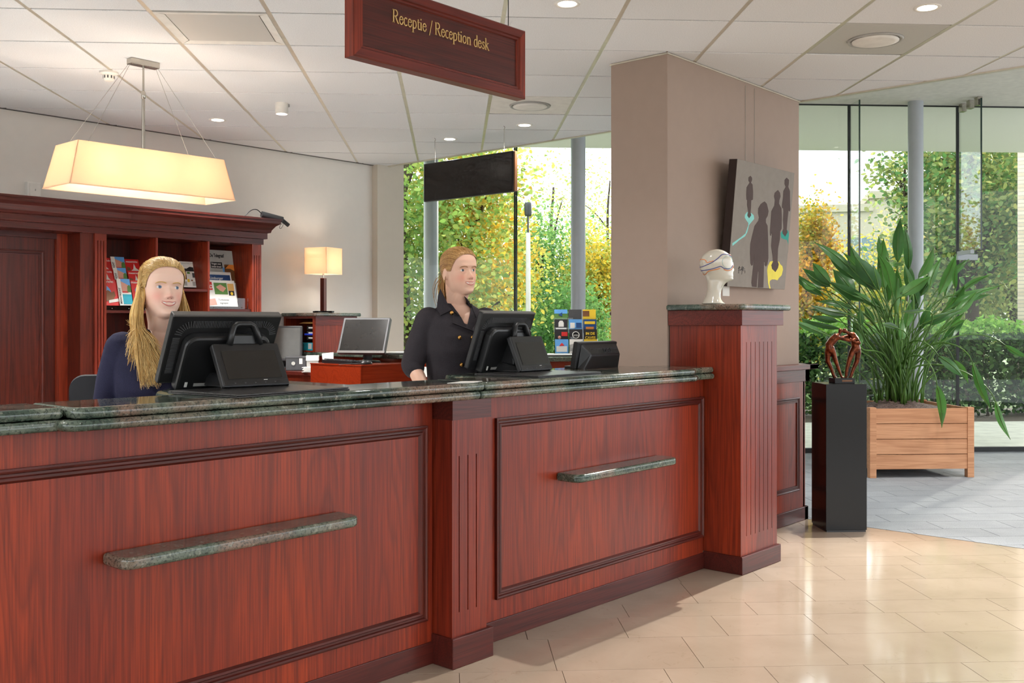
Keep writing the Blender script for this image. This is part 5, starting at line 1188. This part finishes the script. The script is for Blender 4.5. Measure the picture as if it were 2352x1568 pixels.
    # face details, in head space
    def hp_(x, z, d=0.0): return HX @ Vector((x, face_y(x, z)+d, z))
    for s in (1, -1):
        c = hp_(s*.0315, .0005, -.0035); rot = HX.to_3x3().to_4x4() @ Matrix.Rotation(R(-16)*s,4,'Z')
        ey = MB().ball((0,0,0), .0160, .0090, .0078, 16, 10); ey.xf(Matrix.Translation(c) @ rot); eo = ey.build('eye', M['eyewhite'], root, smooth=True)
        gx_ = cfg.get('gaze', .0)
        ir = MB().ball((0,0,0), .0064, .002, .0064, 16, 8); ir.xf(Matrix.Translation(c) @ rot @ Matrix.Translation((gx_,.0076,.0006))); ir.build('iris', M[cfg['iris']], eo, smooth=True)
        pu = MB().ball((0,0,0), .0026, .0012, .0026, 12, 6); pu.xf(Matrix.Translation(c) @ rot @ Matrix.Translation((gx_,.0089,.0006))); pu.build('pupil', M['ink'], eo, smooth=True)
        lid = [Matrix.Translation(c) @ rot @ Vector((x, .0068-.24*abs(x)**1.25, .0064*(1-(x/.0168)**2)+.0008)) for x in np.linspace(-.0155,.0155,9)]
        MB().tube(lid, [.0009,.0015,.0019,.0021,.0022,.0022,.0021,.0018,.0012], 6).build('eyelash', M['lash'], eo)
        lid = [Matrix.Translation(c) @ rot @ Vector((x, .0070-.24*abs(x)**1.25, -.0062*(1-(x/.0168)**2))) for x in np.linspace(-.0145,.0145,7)]
        MB().tube(lid, .0010, 5).build('lower_lid', M['lid'], eo)
        lid = [Matrix.Translation(c) @ rot @ Vector((x, .0066-.2*abs(x)**1.25, .0096*(1-(x/.022)**2)+.001)) for x in np.linspace(-.017,.017,9)]
        MB().tube(lid, .0024, 8).build('upper_lid', M['lid'], eo, smooth=True)
        br_ = [hp_(s*x, z, .0008) for x, z in ((.012,.0145),(.022,.0172),(.033,.0185),(.043,.0168),(.050,.0130))]
        MB().tube(catmull(br_,3), [.0016]+[.0030]*4+[.0030]*5+[.0021,.0015,.0010], 6, flat=.7).build('eyebrow', cfg['brow'], root)
    sm_ = cfg.get('smile', .006)
    zc = lambda x: -.0635+sm_*(x/.028)**2
    xs_ = np.linspace(-.027,.027,13)
    up = [hp_(x, zc(x)+.0060*(1-(x/.0315)**2)+.0006*math.cos(x*240), .0004) for x in xs_]; lo = [hp_(x, zc(x)-.0082*(1-(x/.0315)**2), .0006) for x in xs_]
    pr = lambda a: [a*(.35+.65*(1-(x/.030)**2)) for x in xs_]
    MB().tube(up, pr(.0022), 8, flat=1.0).build('upper_lip', M['lip'], root, smooth=True); MB().tube(lo, pr(.0028), 8).build('lower_lip', M['lip'], root, smooth=True)
    te = MB(); a_ = [hp_(x, zc(x)+.0052*(1-(x/.0295)**2), .0002) for x in xs_[1:-1]]; b_ = [hp_(x, zc(x)-.0064*(1-(x/.0295)**2), .0002) for x in xs_[1:-1]]; n = len(a_)
    te.add([tuple(v) for v in a_+b_], [(i,i+1,n+i+1,n+i) for i in range(n-1)]); te.build('teeth', M['teeth'], root, smooth=True)
    for s in (1,-1):
        q = hp_(s*.0065, -.0435, .0); MB().ball(tuple(q), .0030, .0016, .0016, 8, 6).build('nostril', M['nostril_shade'], root)  # dark balls stand in for the shade inside the nostrils
    return root, body, jk, HX
def strands(mb, paths, r):
    for pts in paths:
        n = len(pts); mb.cur = random.choice((0,0,1,1,2)); rr = r*random.uniform(.7,1.35)
        mb.tube(pts, [rr*(.5+.5*math.sin(math.pi*min(1,(i+.4)/n))) for i in range(n)], 3, cap=False, flat=.8)
def slerp(a, b, t):
    a = a.normalized(); b = b.normalized(); d = max(-1, min(1, a.dot(b))); o = math.acos(d)
    if o < 1e-4: return a
    return (a*math.sin((1-t)*o)+b*math.sin(t*o))/math.sin(o)
def hair_cap(HX, keep, s=1.0):
    mb = MB(); nu, nv = 56, 40; vs = []
    for j in range(nv+1):
        for i in range(nu):
            th = math.pi*j/nv; ph = 2*math.pi*i/nu; vs.append(hair_ell(Vector((math.sin(th)*math.sin(ph), math.sin(th)*math.cos(ph), math.cos(th))), s))
    fs = []
    for j in range(nv):
        for i in range(nu):
            q = (j*nu+i, j*nu+(i+1)%nu, (j+1)*nu+(i+1)%nu, (j+1)*nu+i); c = sum((vs[k] for k in q), Vector())/4
            if keep(c): fs.append(q)
    mb.add([tuple(HX @ v) for v in vs], fs); return mb
def hair_m(name, rgb):
    t = NT(name); f = t.noise(t.coord((60,60,6)), 4, 3); c = lin(*rgb); t.set(t.ramp(f, [(.3, tuple(x*.7 for x in c[:3])+(1,)), (.7, c)]), .38, spec=.4); return t.m
def hairline(z): return .026+.70*max(0.0, z)
def keep_hair(c, low): return not (c.y > hairline(c.z)-.014 and c.z < .092) and c.z > low and not (abs(c.x) > .05 and c.y > -.036 and c.z < .016)
def hair_root():
    if random.random() < .42: z = .078; x = random.uniform(-.03,.03)*1.0; return Vector((x, .078, z-.006)).normalized()
    z = .078*random.random()**.8; s = random.choice((-1,1)); y = hairline(z); w = ip(z,HW_); f = ip(z,HF); c = min(1,max(0,y/f))**(1/.62); return Vector((s*w*max(.0,1-c*c)**.46, y, z-.006)).normalized()
M['skin'] = skin_mat('skin', (232,190,168)); M['eyewhite'] = plain('eye_white', (228,226,224), .15, .02); M['iris_blue'] = plain('iris_blue', (92,120,146), .2); M['iris_grey'] = plain('iris_grey', (70,82,92), .2)
M['lash'] = plain('lashes', (52,38,32), .7); M['lid'] = plain('eyelid_skin', (206,152,130), .5); M['lip'] = plain('lips', (204,124,114), .35); M['nostril_shade'] = plain('nostril_shadow', (120,60,50), .7); M['teeth'] = plain('teeth', (238,234,226), .2, .02)
HA = [hair_m('hair_light', (240,206,140)), hair_m('hair_mid', (222,180,108)), hair_m('hair_deep', (204,158,92))]
HB_ = [hair_m('hair_strawberry', (220,174,112)), hair_m('hair_strawberry_mid', (192,142,84)), hair_m('hair_strawberry_deep', (150,104,58))]
# ---- standing receptionist
E1 = 1.627; sh = .160
char = cloth('charcoal_wool', (58,54,58)); navy = cloth('navy_wool', (40,40,62))
legs1 = {s: [(s*.085,-.005,E1-.76),(s*.09,.01,.50),(s*.09,-.02,.09),(s*.10,.11,.035)] for s in (1,-1)}
cfg1 = dict(skin=(230,186,162), blush=(226,140,118), arm={1: [(sh,-.012,E1-.245),(sh+.070,-.02,E1-.46),(sh+.035,.12,E1-.60)], -1: [(-sh,-.012,E1-.245),(-sh-.055,.0,E1-.48),(-.19,.09,E1-.70)]}, leg=legs1, cloth=char, vneck=(-.275,.058), vx=-.006, iris='iris_grey', brow=HB_[2], gaze=-.0028, sleeve={1:.10,-1:.5}, smile=.005, pitch=R(3), roll=R(2))
w1, b1, j1, X1 = person('standing person with tied back blonde hair in a charcoal double breasted jacket', 1052, 4.98, E1, R(221.63+40), R(221.63+22), cfg1)
def z4p(x, y): return 910+x*.2168, 550+y*.2168
plate('collar', char, [z4p(*p) for p in [(470,530),(445,600),(430,745),(472,812),(595,752),(548,690),(503,595)]], j1, w1, .010, depth=4.92)
plate('lapel', char, [z4p(*p) for p in [(598,762),(594,890),(700,930),(815,975),(880,872),(770,775),(722,852),(660,808)]], j1, w1, .008, depth=4.86)
plate('collar', char, [z4p(*p) for p in [(722,600),(733,690),(772,760),(848,822),(800,700),(750,625)]], j1, w1, .010, depth=4.92)
for x, y in ((585,790),(670,1040),(805,1040),(690,1322)):
    h_ = ray_hit(j1, *z4p(x, y)); q = w1.matrix_world.inverted() @ (h_[0]+h_[1]*(.010 if y < 1000 else .004)); MB().ball(tuple(q), .0105, .0105, .0105, 12, 8).build('button', M['brass'], w1, smooth=True)
nt_ = plate('name_tag', M['paper'], [z4p(*p) for p in [(830,975),(884,975),(872,1026),(834,1026)]], j1, w1, .008, depth=4.84)
random.seed(21)
hc = hair_cap(X1, lambda c: keep_hair(c, -.05), 1.02); hc.cur = 0; st = []
bun = Vector((0,-.9,-.2))
for k in range(900):
    d0 = hair_root(); d1 = bun+Vector((random.uniform(-.12,.12),0,random.uniform(-.1,.12))); mid = (d0.normalized()+d1.normalized()*.8+Vector((d0.x*.5,0,.35+.3*d0.z))).normalized(); s_ = random.uniform(1.02,1.06); n = 12
    st.append([X1 @ hair_ell(slerp(slerp(d0, mid, t), slerp(mid, d1, t), t), 1.0+(s_-1.0)*min(1,t*4+.05)) for t in [i/n for i in range(n+1)]])
for k in range(140):
    b_ = hair_ell(bun.normalized(), 1.0); o_ = Vector((random.gauss(0,.016), random.gauss(-.012,.012), random.gauss(0,.014))); st.append([X1 @ v for v in catmull([b_+Vector((0,.01,.02)), b_+o_+Vector((0,-.012,-.01)), b_+o_*1.5+Vector((.004,-.01,-.07)), b_+o_*1.3+Vector((.012,.004,-.14))],4)])
for k in range(7): y_ = random.uniform(-.03,.0); st.append([X1 @ v for v in catmull([(.074,y_,.02),(.082,y_-.004,-.03),(.080,y_-.012,-.08),(.072,y_-.02,-.11)],4)])
strands(hc, st, .0013); hc.build('hair', HB_, w1, smooth=True)
# ---- seated receptionist
E2 = 1.504
legs2 = {s: [(s*.085,.0,E2-.73),(s*.10,.40,E2-.74),(s*.10,.38,.38),(s*.10,.48,.33)] for s in (1,-1)}
cfg2 = dict(skin=(238,200,180), blush=(232,140,124), arm={1: [(sh-.004,-.012,E2-.235),(sh+.045,-.015,E2-.49),(.13,.215,E2-.50)], -1: [(-sh+.004,-.012,E2-.235),(-sh-.035,.03,E2-.49),(-.10,.23,E2-.50)]}, leg=legs2, cloth=navy, vneck=(-.29,.05), vx=-.004, iris='iris_blue', brow=HA[1], gaze=-.0022, sleeve={1:.7,-1:.7}, smile=.0075, pitch=R(4), roll=R(-2))
w2, b2, j2, X2 = person('seated person with long blonde hair in a navy jacket behind the till', 372, 3.93, E2, R(221.63+37), R(221.63+20), cfg2)
def z1p(x, y): return 200+x*.2233, 580+y*.2233
plate('collar', cloth('navy_collar',(52,50,60)), [z1p(*p) for p in [(690,900),(655,960),(670,1040),(740,1060),(775,1040),(790,970),(700,905)]], j2, w2, .008, depth=3.82)
random.seed(33)
hc = hair_cap(X2, lambda c: keep_hair(c, -.075), 1.025); st = []
for k in range(1000):   # combed from the hairline to the back of the crown
    d0 = hair_root(); d1 = Vector((random.uniform(-.25,.45),-1,random.uniform(-.5,.2))); mid = (d0+d1.normalized()*.7+Vector((d0.x*.7,0,.25+.35*d0.z))).normalized(); s_ = random.uniform(1.02,1.085); n = 12
    st.append([X2 @ hair_ell(slerp(slerp(d0, mid, t), slerp(mid, d1, t), t), 1.0+(s_-1.0)*min(1,t*4+.05)) for t in [i/n for i in range(n+1)]])
def fall(n, side, y0, y1, xe, ye, ze, r):
    for k in range(n):
        u = random.random(); q = random.random(); d0 = Vector((side*random.uniform(.35,.98), y0+(y1-y0)*q, random.uniform(-.2,.75))).normalized(); s_ = random.uniform(1.04,1.13)
        p0 = hair_ell(d0, s_); d1 = Vector((side*.95, -.62+.62*q, -.05)).normalized(); p1 = hair_ell(slerp(d0,d1,.6), s_); p2 = hair_ell(d1, s_*1.03)
        w = random.gauss(0,1); e = Vector((xe[0]+(xe[1]-xe[0])*u+.004*w, ye[0]+(ye[1]-ye[0])*u, ze+random.triangular(-.07,.12,-.01)*r))
        p3 = Vector((side*(.078+.026*u), -.055+.085*q, -.085)); p3b = Vector((side*(.082+.026*u)+.003*w, -.03+.08*q, -.15)); p4 = p3b.lerp(e,.55)+Vector((.006*math.sin(w*2),.01,0))
        st.append([X2 @ v for v in catmull([p0,p1,p2,p3,p3b,p4,e],4)])
hc.cur = 1
hc.loft([[X2 @ Vector((x+a*math.cos(k*.5236), y+b*math.sin(k*.5236), z)) for k in range(12)] for x, y, z, a, b in ((.060,-.035,.02,.022,.05),(.074,-.03,-.03,.016,.048),(.082,-.02,-.08,.014,.044),(.088,-.004,-.13,.014,.034),(.086,.028,-.19,.016,.022),(.080,.066,-.25,.014,.010),(.076,.085,-.29,.006,.004))])
fall(1300, 1, -.8, .12, (.040,.105), (.130,.085), -.325, 1.0)
fall(140, 1, -.8, -.2, (.09,.14), (.07,0), -.26, 1.2)
fall(260, -1, -.9, -.3, (-.06,-.12), (.02,-.08), -.22, 1.5)
fl_ = []
for k in range(18): x = -random.uniform(.068,.085); st.append([X2 @ v for v in catmull([(x,-.02,.0),(x-.006,-.01,-.04),(x-.004,.0,-.08),(x-random.uniform(0,.03),.01,-.12)],4)])
strands(hc, st, .0012); hc.build('hair', HA, w2, smooth=True)
# ---- office chair behind the seated receptionist
oc = thing('office_chair', 'dark grey office chair behind the seated person', 'chair', (-1.16, .86, 0), R(221.63+20-90))
bx('seat', M['greydark'], -.22,.22,-.2,.22,.64,.70, oc, bevel=.02); MB().prism(rounded(-.24,.24,0,.46,.06,(1,1,1,1)), 0, .03).build('backrest', plain('mesh_fabric',(44,45,49),.8,bump=.4), oc, rot=(R(82),0,0), loc=(.03,-.24,.70))
MB().tube([(0,0,.06),(0,0,.64)], .03, 12).build('gas_lift', M['black'], oc); bx('back_post', M['black'], -.03,.03,-.27,-.2,.6,.85, oc)
for k in range(5):
    a = k*2*math.pi/5; MB().tube([(0,0,.08),(.30*math.cos(a),.30*math.sin(a),.06)], [.024,.016], 8).build('base_arm', M['black'], oc); MB().ball((.30*math.cos(a),.30*math.sin(a),.028), .028).build('castor', M['black'], oc, smooth=True)
# ================================================================== outside
def leaf_mesh(name, centers, sizes, colors, m, seed, elong=1.5):
    rg = np.random.default_rng(seed); n = len(centers); d = rg.normal(size=(n,3)); d[:,2] = d[:,2]*.6-.35; d /= np.linalg.norm(d,axis=1)[:,None]
    o = rg.normal(size=(n,3)); s = np.cross(d,o); s /= np.linalg.norm(s,axis=1)[:,None]+1e-9; nn = np.cross(s,d); L = sizes[:,None]
    w = s*L/elong; A_ = np.array
    v = np.stack([centers, centers+d*L*.28+w*.42+nn*L*.07, centers+d*L*.68+w*.34+nn*L*.06, centers+d*L, centers+d*L*.68-w*.34+nn*L*.06, centers+d*L*.28-w*.42+nn*L*.07], axis=1).reshape(-1,3).astype('f')
    me = bpy.data.meshes.new(name); me.vertices.add(6*n); me.vertices.foreach_set('co', v.ravel()); me.loops.add(6*n); me.loops.foreach_set('vertex_index', np.arange(6*n,dtype='i'))
    me.polygons.add(n); me.polygons.foreach_set('loop_start', np.arange(0,6*n,6,dtype='i')); me.update(calc_edges=True)
    a = me.color_attributes.new('Col','FLOAT_COLOR','POINT'); c = np.repeat(np.c_[colors,np.ones(n)],6,axis=0).astype('f'); a.data.foreach_set('color', c.ravel()); me.materials.append(m); return me
def palette(n, cols, rg, vary=.25):
    cs = np.array([lin(*c)[:3] for c in cols]); k = rg.integers(0,len(cs),n); return np.clip(cs[k]*rg.uniform(1-vary,1+vary,(n,1)),0,1)
def tree(label, px, D, z0, z1, rad, n, leaf, cols, seed, trunk_r=.12, clumps=26, zlo=None, branches=9, squash=1.0, group='trees outside the glass front'):
    rg = np.random.default_rng(seed); random.seed(seed); p = at(px, 743, D); o = thing('garden_tree', label, 'tree', (p.x, p.y, -.02), 0, group)
    cz = (z0+z1)/2; hz = (z1-z0)/2
    cc = rg.normal(size=(clumps,3)); cc /= np.linalg.norm(cc,axis=1)[:,None]; cc *= rg.uniform(.35,1,(clumps,1))**.6; cc *= np.array([rad,rad*squash,hz])*.85; cc[:,2] += cz
    n = int(n*2.1); leaf = leaf*.66; k = rg.integers(0,clumps,n); sp = rg.normal(size=(n,3))*np.array([rad*.27,rad*.27,hz*.22]); c = cc[k]+sp
    base = palette(clumps,cols,rg,.2)[k]; cl = base*.6+palette(n,cols,rg,.25)*.4
    me = leaf_mesh('foliage', c, rg.uniform(.6,1.2,n)*leaf, np.clip(cl*rg.uniform(.8,1.2,(n,1)),0,1), M['leaves'], seed+1)
    fo_ = bpy.data.objects.new('foliage', me); scene.collection.objects.link(fo_); fo_.parent = o; fo_['kind'] = 'stuff'
    MB().tube(catmull([(0,0,0),(.05,.02,z0*.5+.3),(-.04,.05,cz),(.03,0,z1-.4*hz)],4), [trunk_r*(1-.7*i/12) for i in range(13)], 9).build('trunk', M['bark'], o, smooth=True)
    for b in range(branches):
        e = cc[b % clumps]; s_ = Vector((0,0,max(.6, min(z1*.8, e[2]-rad*.6)))); MB().tube(catmull([s_, s_.lerp(Vector(e),.5)+Vector((0,0,.12)), Vector(e)],4), [trunk_r*.42*(1-.75*i/8) for i in range(9)], 6).build('branch', M['bark'], o, smooth=True)
    return o
LIME = [(160,188,92),(190,206,118),(136,172,84),(206,202,108),(104,146,76)]; GOLD = [(226,190,60),(236,170,50),(196,184,76),(150,160,60),(240,206,96)]; MID = [(90,138,74),(118,164,90),(142,180,104),(70,116,64)]; DEEP = [(108,126,72),(138,152,90),(166,172,104),(90,108,62),(192,188,110)]; PALE = [(186,200,110),(206,206,120),(226,206,110),(150,176,90)]
tree('lime green broad leaved tree seen left of the hanging screen', 935, 15.5, .4, 5.2, 1.4, 5600, .15, LIME, 1, .13)
tree('broad leaved tree with yellowing leaves behind the standing person', 1085, 16.5, .6, 4.9, 1.2, 5400, .15, LIME+GOLD[:2], 2, .11)
tree('golden leaved tree seen between the standing person and the glass joint', 1150, 19.5, 1.0, 3.9, .8, 2400, .13, GOLD+LIME[:2], 3, .08)
tree('dense green fine leaved tree behind the lamp post', 1245, 24, .2, 3.9, 1.6, 9000, .15, MID+MID+LIME[:1], 4, .12, 40)
tree('tall airy pale tree behind the lamp post', 1270, 30, 1.0, 6.6, 1.9, 1500, .15, PALE+LIME[:2], 5, .10, 50)
tree('yellow autumn tree beside the pillar in the window', 1382, 23, .6, 3.6, 1.0, 5200, .13, GOLD+PALE, 6, .07)
tree('airy pale yellow tree above the yellow autumn tree', 1400, 33, 2.5, 7.0, 1.6, 700, .16, PALE, 7, .08)
tree('low green tree at the foot of the lamp post', 1300, 20.5, .1, 2.3, 1.0, 4200, .12, MID, 8, .06)
tree('orange autumn tree right of the painting', 1856, 20, .8, 3.7, .62, 5200, .13, GOLD+[(214,150,50),(110,120,50)], 9, .08)
tree('low yellow green tree behind the plant leaves', 1950, 22, .2, 3.0, 1.4, 6500, .14, GOLD+LIME, 10, .07)
tree('pale yellow tree in front of the far building', 2062, 24, .8, 4.0, .7, 1800, .14, PALE+GOLD, 11, .07)
tree('large green tree beyond the glass door', 2235, 17.5, 1.5, 5.6, 1.5, 7000, .17, DEEP+MID, 12, .16, 44, branches=14)
tree('green tree top leaning in beside the column', 2085, 19, 3.5, 4.7, .7, 300, .18, DEEP+PALE[:1], 13, .05, 16)
tree('darker green tree at the edge beside the brick pier', 2330, 20, .6, 5.4, 1.5, 6500, .17, DEEP, 14, .14)
tree('green tree low behind the hedge', 2170, 24, .3, 3.5, 1.5, 6000, .15, DEEP+LIME[:1], 15, .1)
# hedge
def hedge(label, gx0, gx1, gy, h, w, n, cols, seed, zlo=.12):
    rg = np.random.default_rng(seed); o = thing('hedge', label, 'hedge', GW((gx0+gx1)/2, gy, -.012), R(-45)); L = gx1-gx0
    x = rg.uniform(-L/2,L/2,n); z = rg.uniform(0,1,n)**.75; y = rg.normal(0,w*.32,n)*(.6+.4*z); dens = z*h+rg.normal(0,.035,n)+.05*np.sin(x*5.1)*z
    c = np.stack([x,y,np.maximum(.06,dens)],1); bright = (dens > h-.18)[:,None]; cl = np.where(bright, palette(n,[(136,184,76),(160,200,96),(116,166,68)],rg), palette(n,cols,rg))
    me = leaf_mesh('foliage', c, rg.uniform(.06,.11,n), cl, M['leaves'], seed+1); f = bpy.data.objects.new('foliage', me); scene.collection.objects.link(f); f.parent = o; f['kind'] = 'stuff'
    random.seed(seed); mb = MB()
    for k in range(int(L*7)):
        x_ = random.uniform(-L/2,L/2); y_ = random.uniform(-.12,.12); mb.tube([(x_,y_,0),(x_+random.uniform(-.1,.1),y_,.4*h),(x_+random.uniform(-.25,.25),y_+random.uniform(-.1,.1),.9*h)], [.014,.010,.004], 5)
    t_ = mb.build('twigs', M['bark'], o); t_['kind'] = 'stuff'; return o
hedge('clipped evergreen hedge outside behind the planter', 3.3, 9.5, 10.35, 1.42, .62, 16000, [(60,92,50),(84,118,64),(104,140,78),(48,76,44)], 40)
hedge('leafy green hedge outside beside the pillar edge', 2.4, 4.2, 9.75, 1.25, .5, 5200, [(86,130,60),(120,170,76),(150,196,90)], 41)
# lamp post outside
lp = at(1213, 743, 15.0); l_ = thing('street_lamp', 'slim white lamp post with a dark lantern outside the window', 'street lamp', (lp.x, lp.y, -.02))
MB().tube([(0,0,0),(0,0,2.75)], [.042,.034], 12).build('post', M['white'], l_, smooth=True); MB().tube([(0,0,2.75),(0,0,3.0)], .014, 8).build('spigot', M['greydark'], l_); MB().lathe([(.045,3.0),(.055,3.03),(.06,3.17),(.05,3.2),(.01,3.21)], 16).build('lantern', M['greydark'], l_, smooth=True)
# far building
bd = thing('far_building', 'pale office building with flat roof and window bands beyond the trees', 'building', at(1990, 743, 48), R(-62)); bd.location.z = 0
bw = plain('building_render', (176,167,148), .8); M['bglass'] = plain('building_glass', (96,120,126), .1)
for (x0, x1, zt_, nm) in ((-3.0,.2,7.0,1),(.2,4.5,7.6,2)):
    bx('wall', bw, x0, x1, 0, 6, 0, zt_, bd); bx('roof_edge', bw, x0-.1, x1+.1, -.15, 6.1, zt_-.25, zt_+.1, bd)
for k in range(4):
    for z in (1.0,3.6): wn = bx('window', M['bglass'], -2.7+1.8*k, -1.4+1.8*k, -.04, .03, z+.35, z+1.9, bd); bx('mullion', M['steel'], -2.07+1.8*k, -2.02+1.8*k, -.06, 0, z+.35, z+1.9, wn)
# brick pier at the right edge
bpz = at(2337, 743, 15.6); bk = NT('pale_brick'); bt = bk.n('TexBrick'); bt.inputs['Color1'].default_value = lin(226,212,190); bt.inputs['Color2'].default_value = lin(206,190,168); bt.inputs['Mortar'].default_value = lin(188,178,164); bt.inputs['Scale'].default_value = 1.0; bt.inputs['Brick Width'].default_value = .21; bt.inputs['Row Height'].default_value = .06; bt.inputs['Mortar Size'].default_value = .008
bk.l(bk.coord(rot=(R(90),0,0)), bt.inputs['Vector']); bk.set(bt.outputs['Color'], .85)
pr_ = thing('brick_pier', 'pale brick wall pier at the right edge outside', 'wall', (bpz.x, bpz.y, 0), R(-75.2)); bx('shaft', bk.m, 0, .6, 0, .3, .3, 6.0, pr_); bx('base', M['soffit'], -.02, .62, -.02, .32, -.02, .3, pr_)
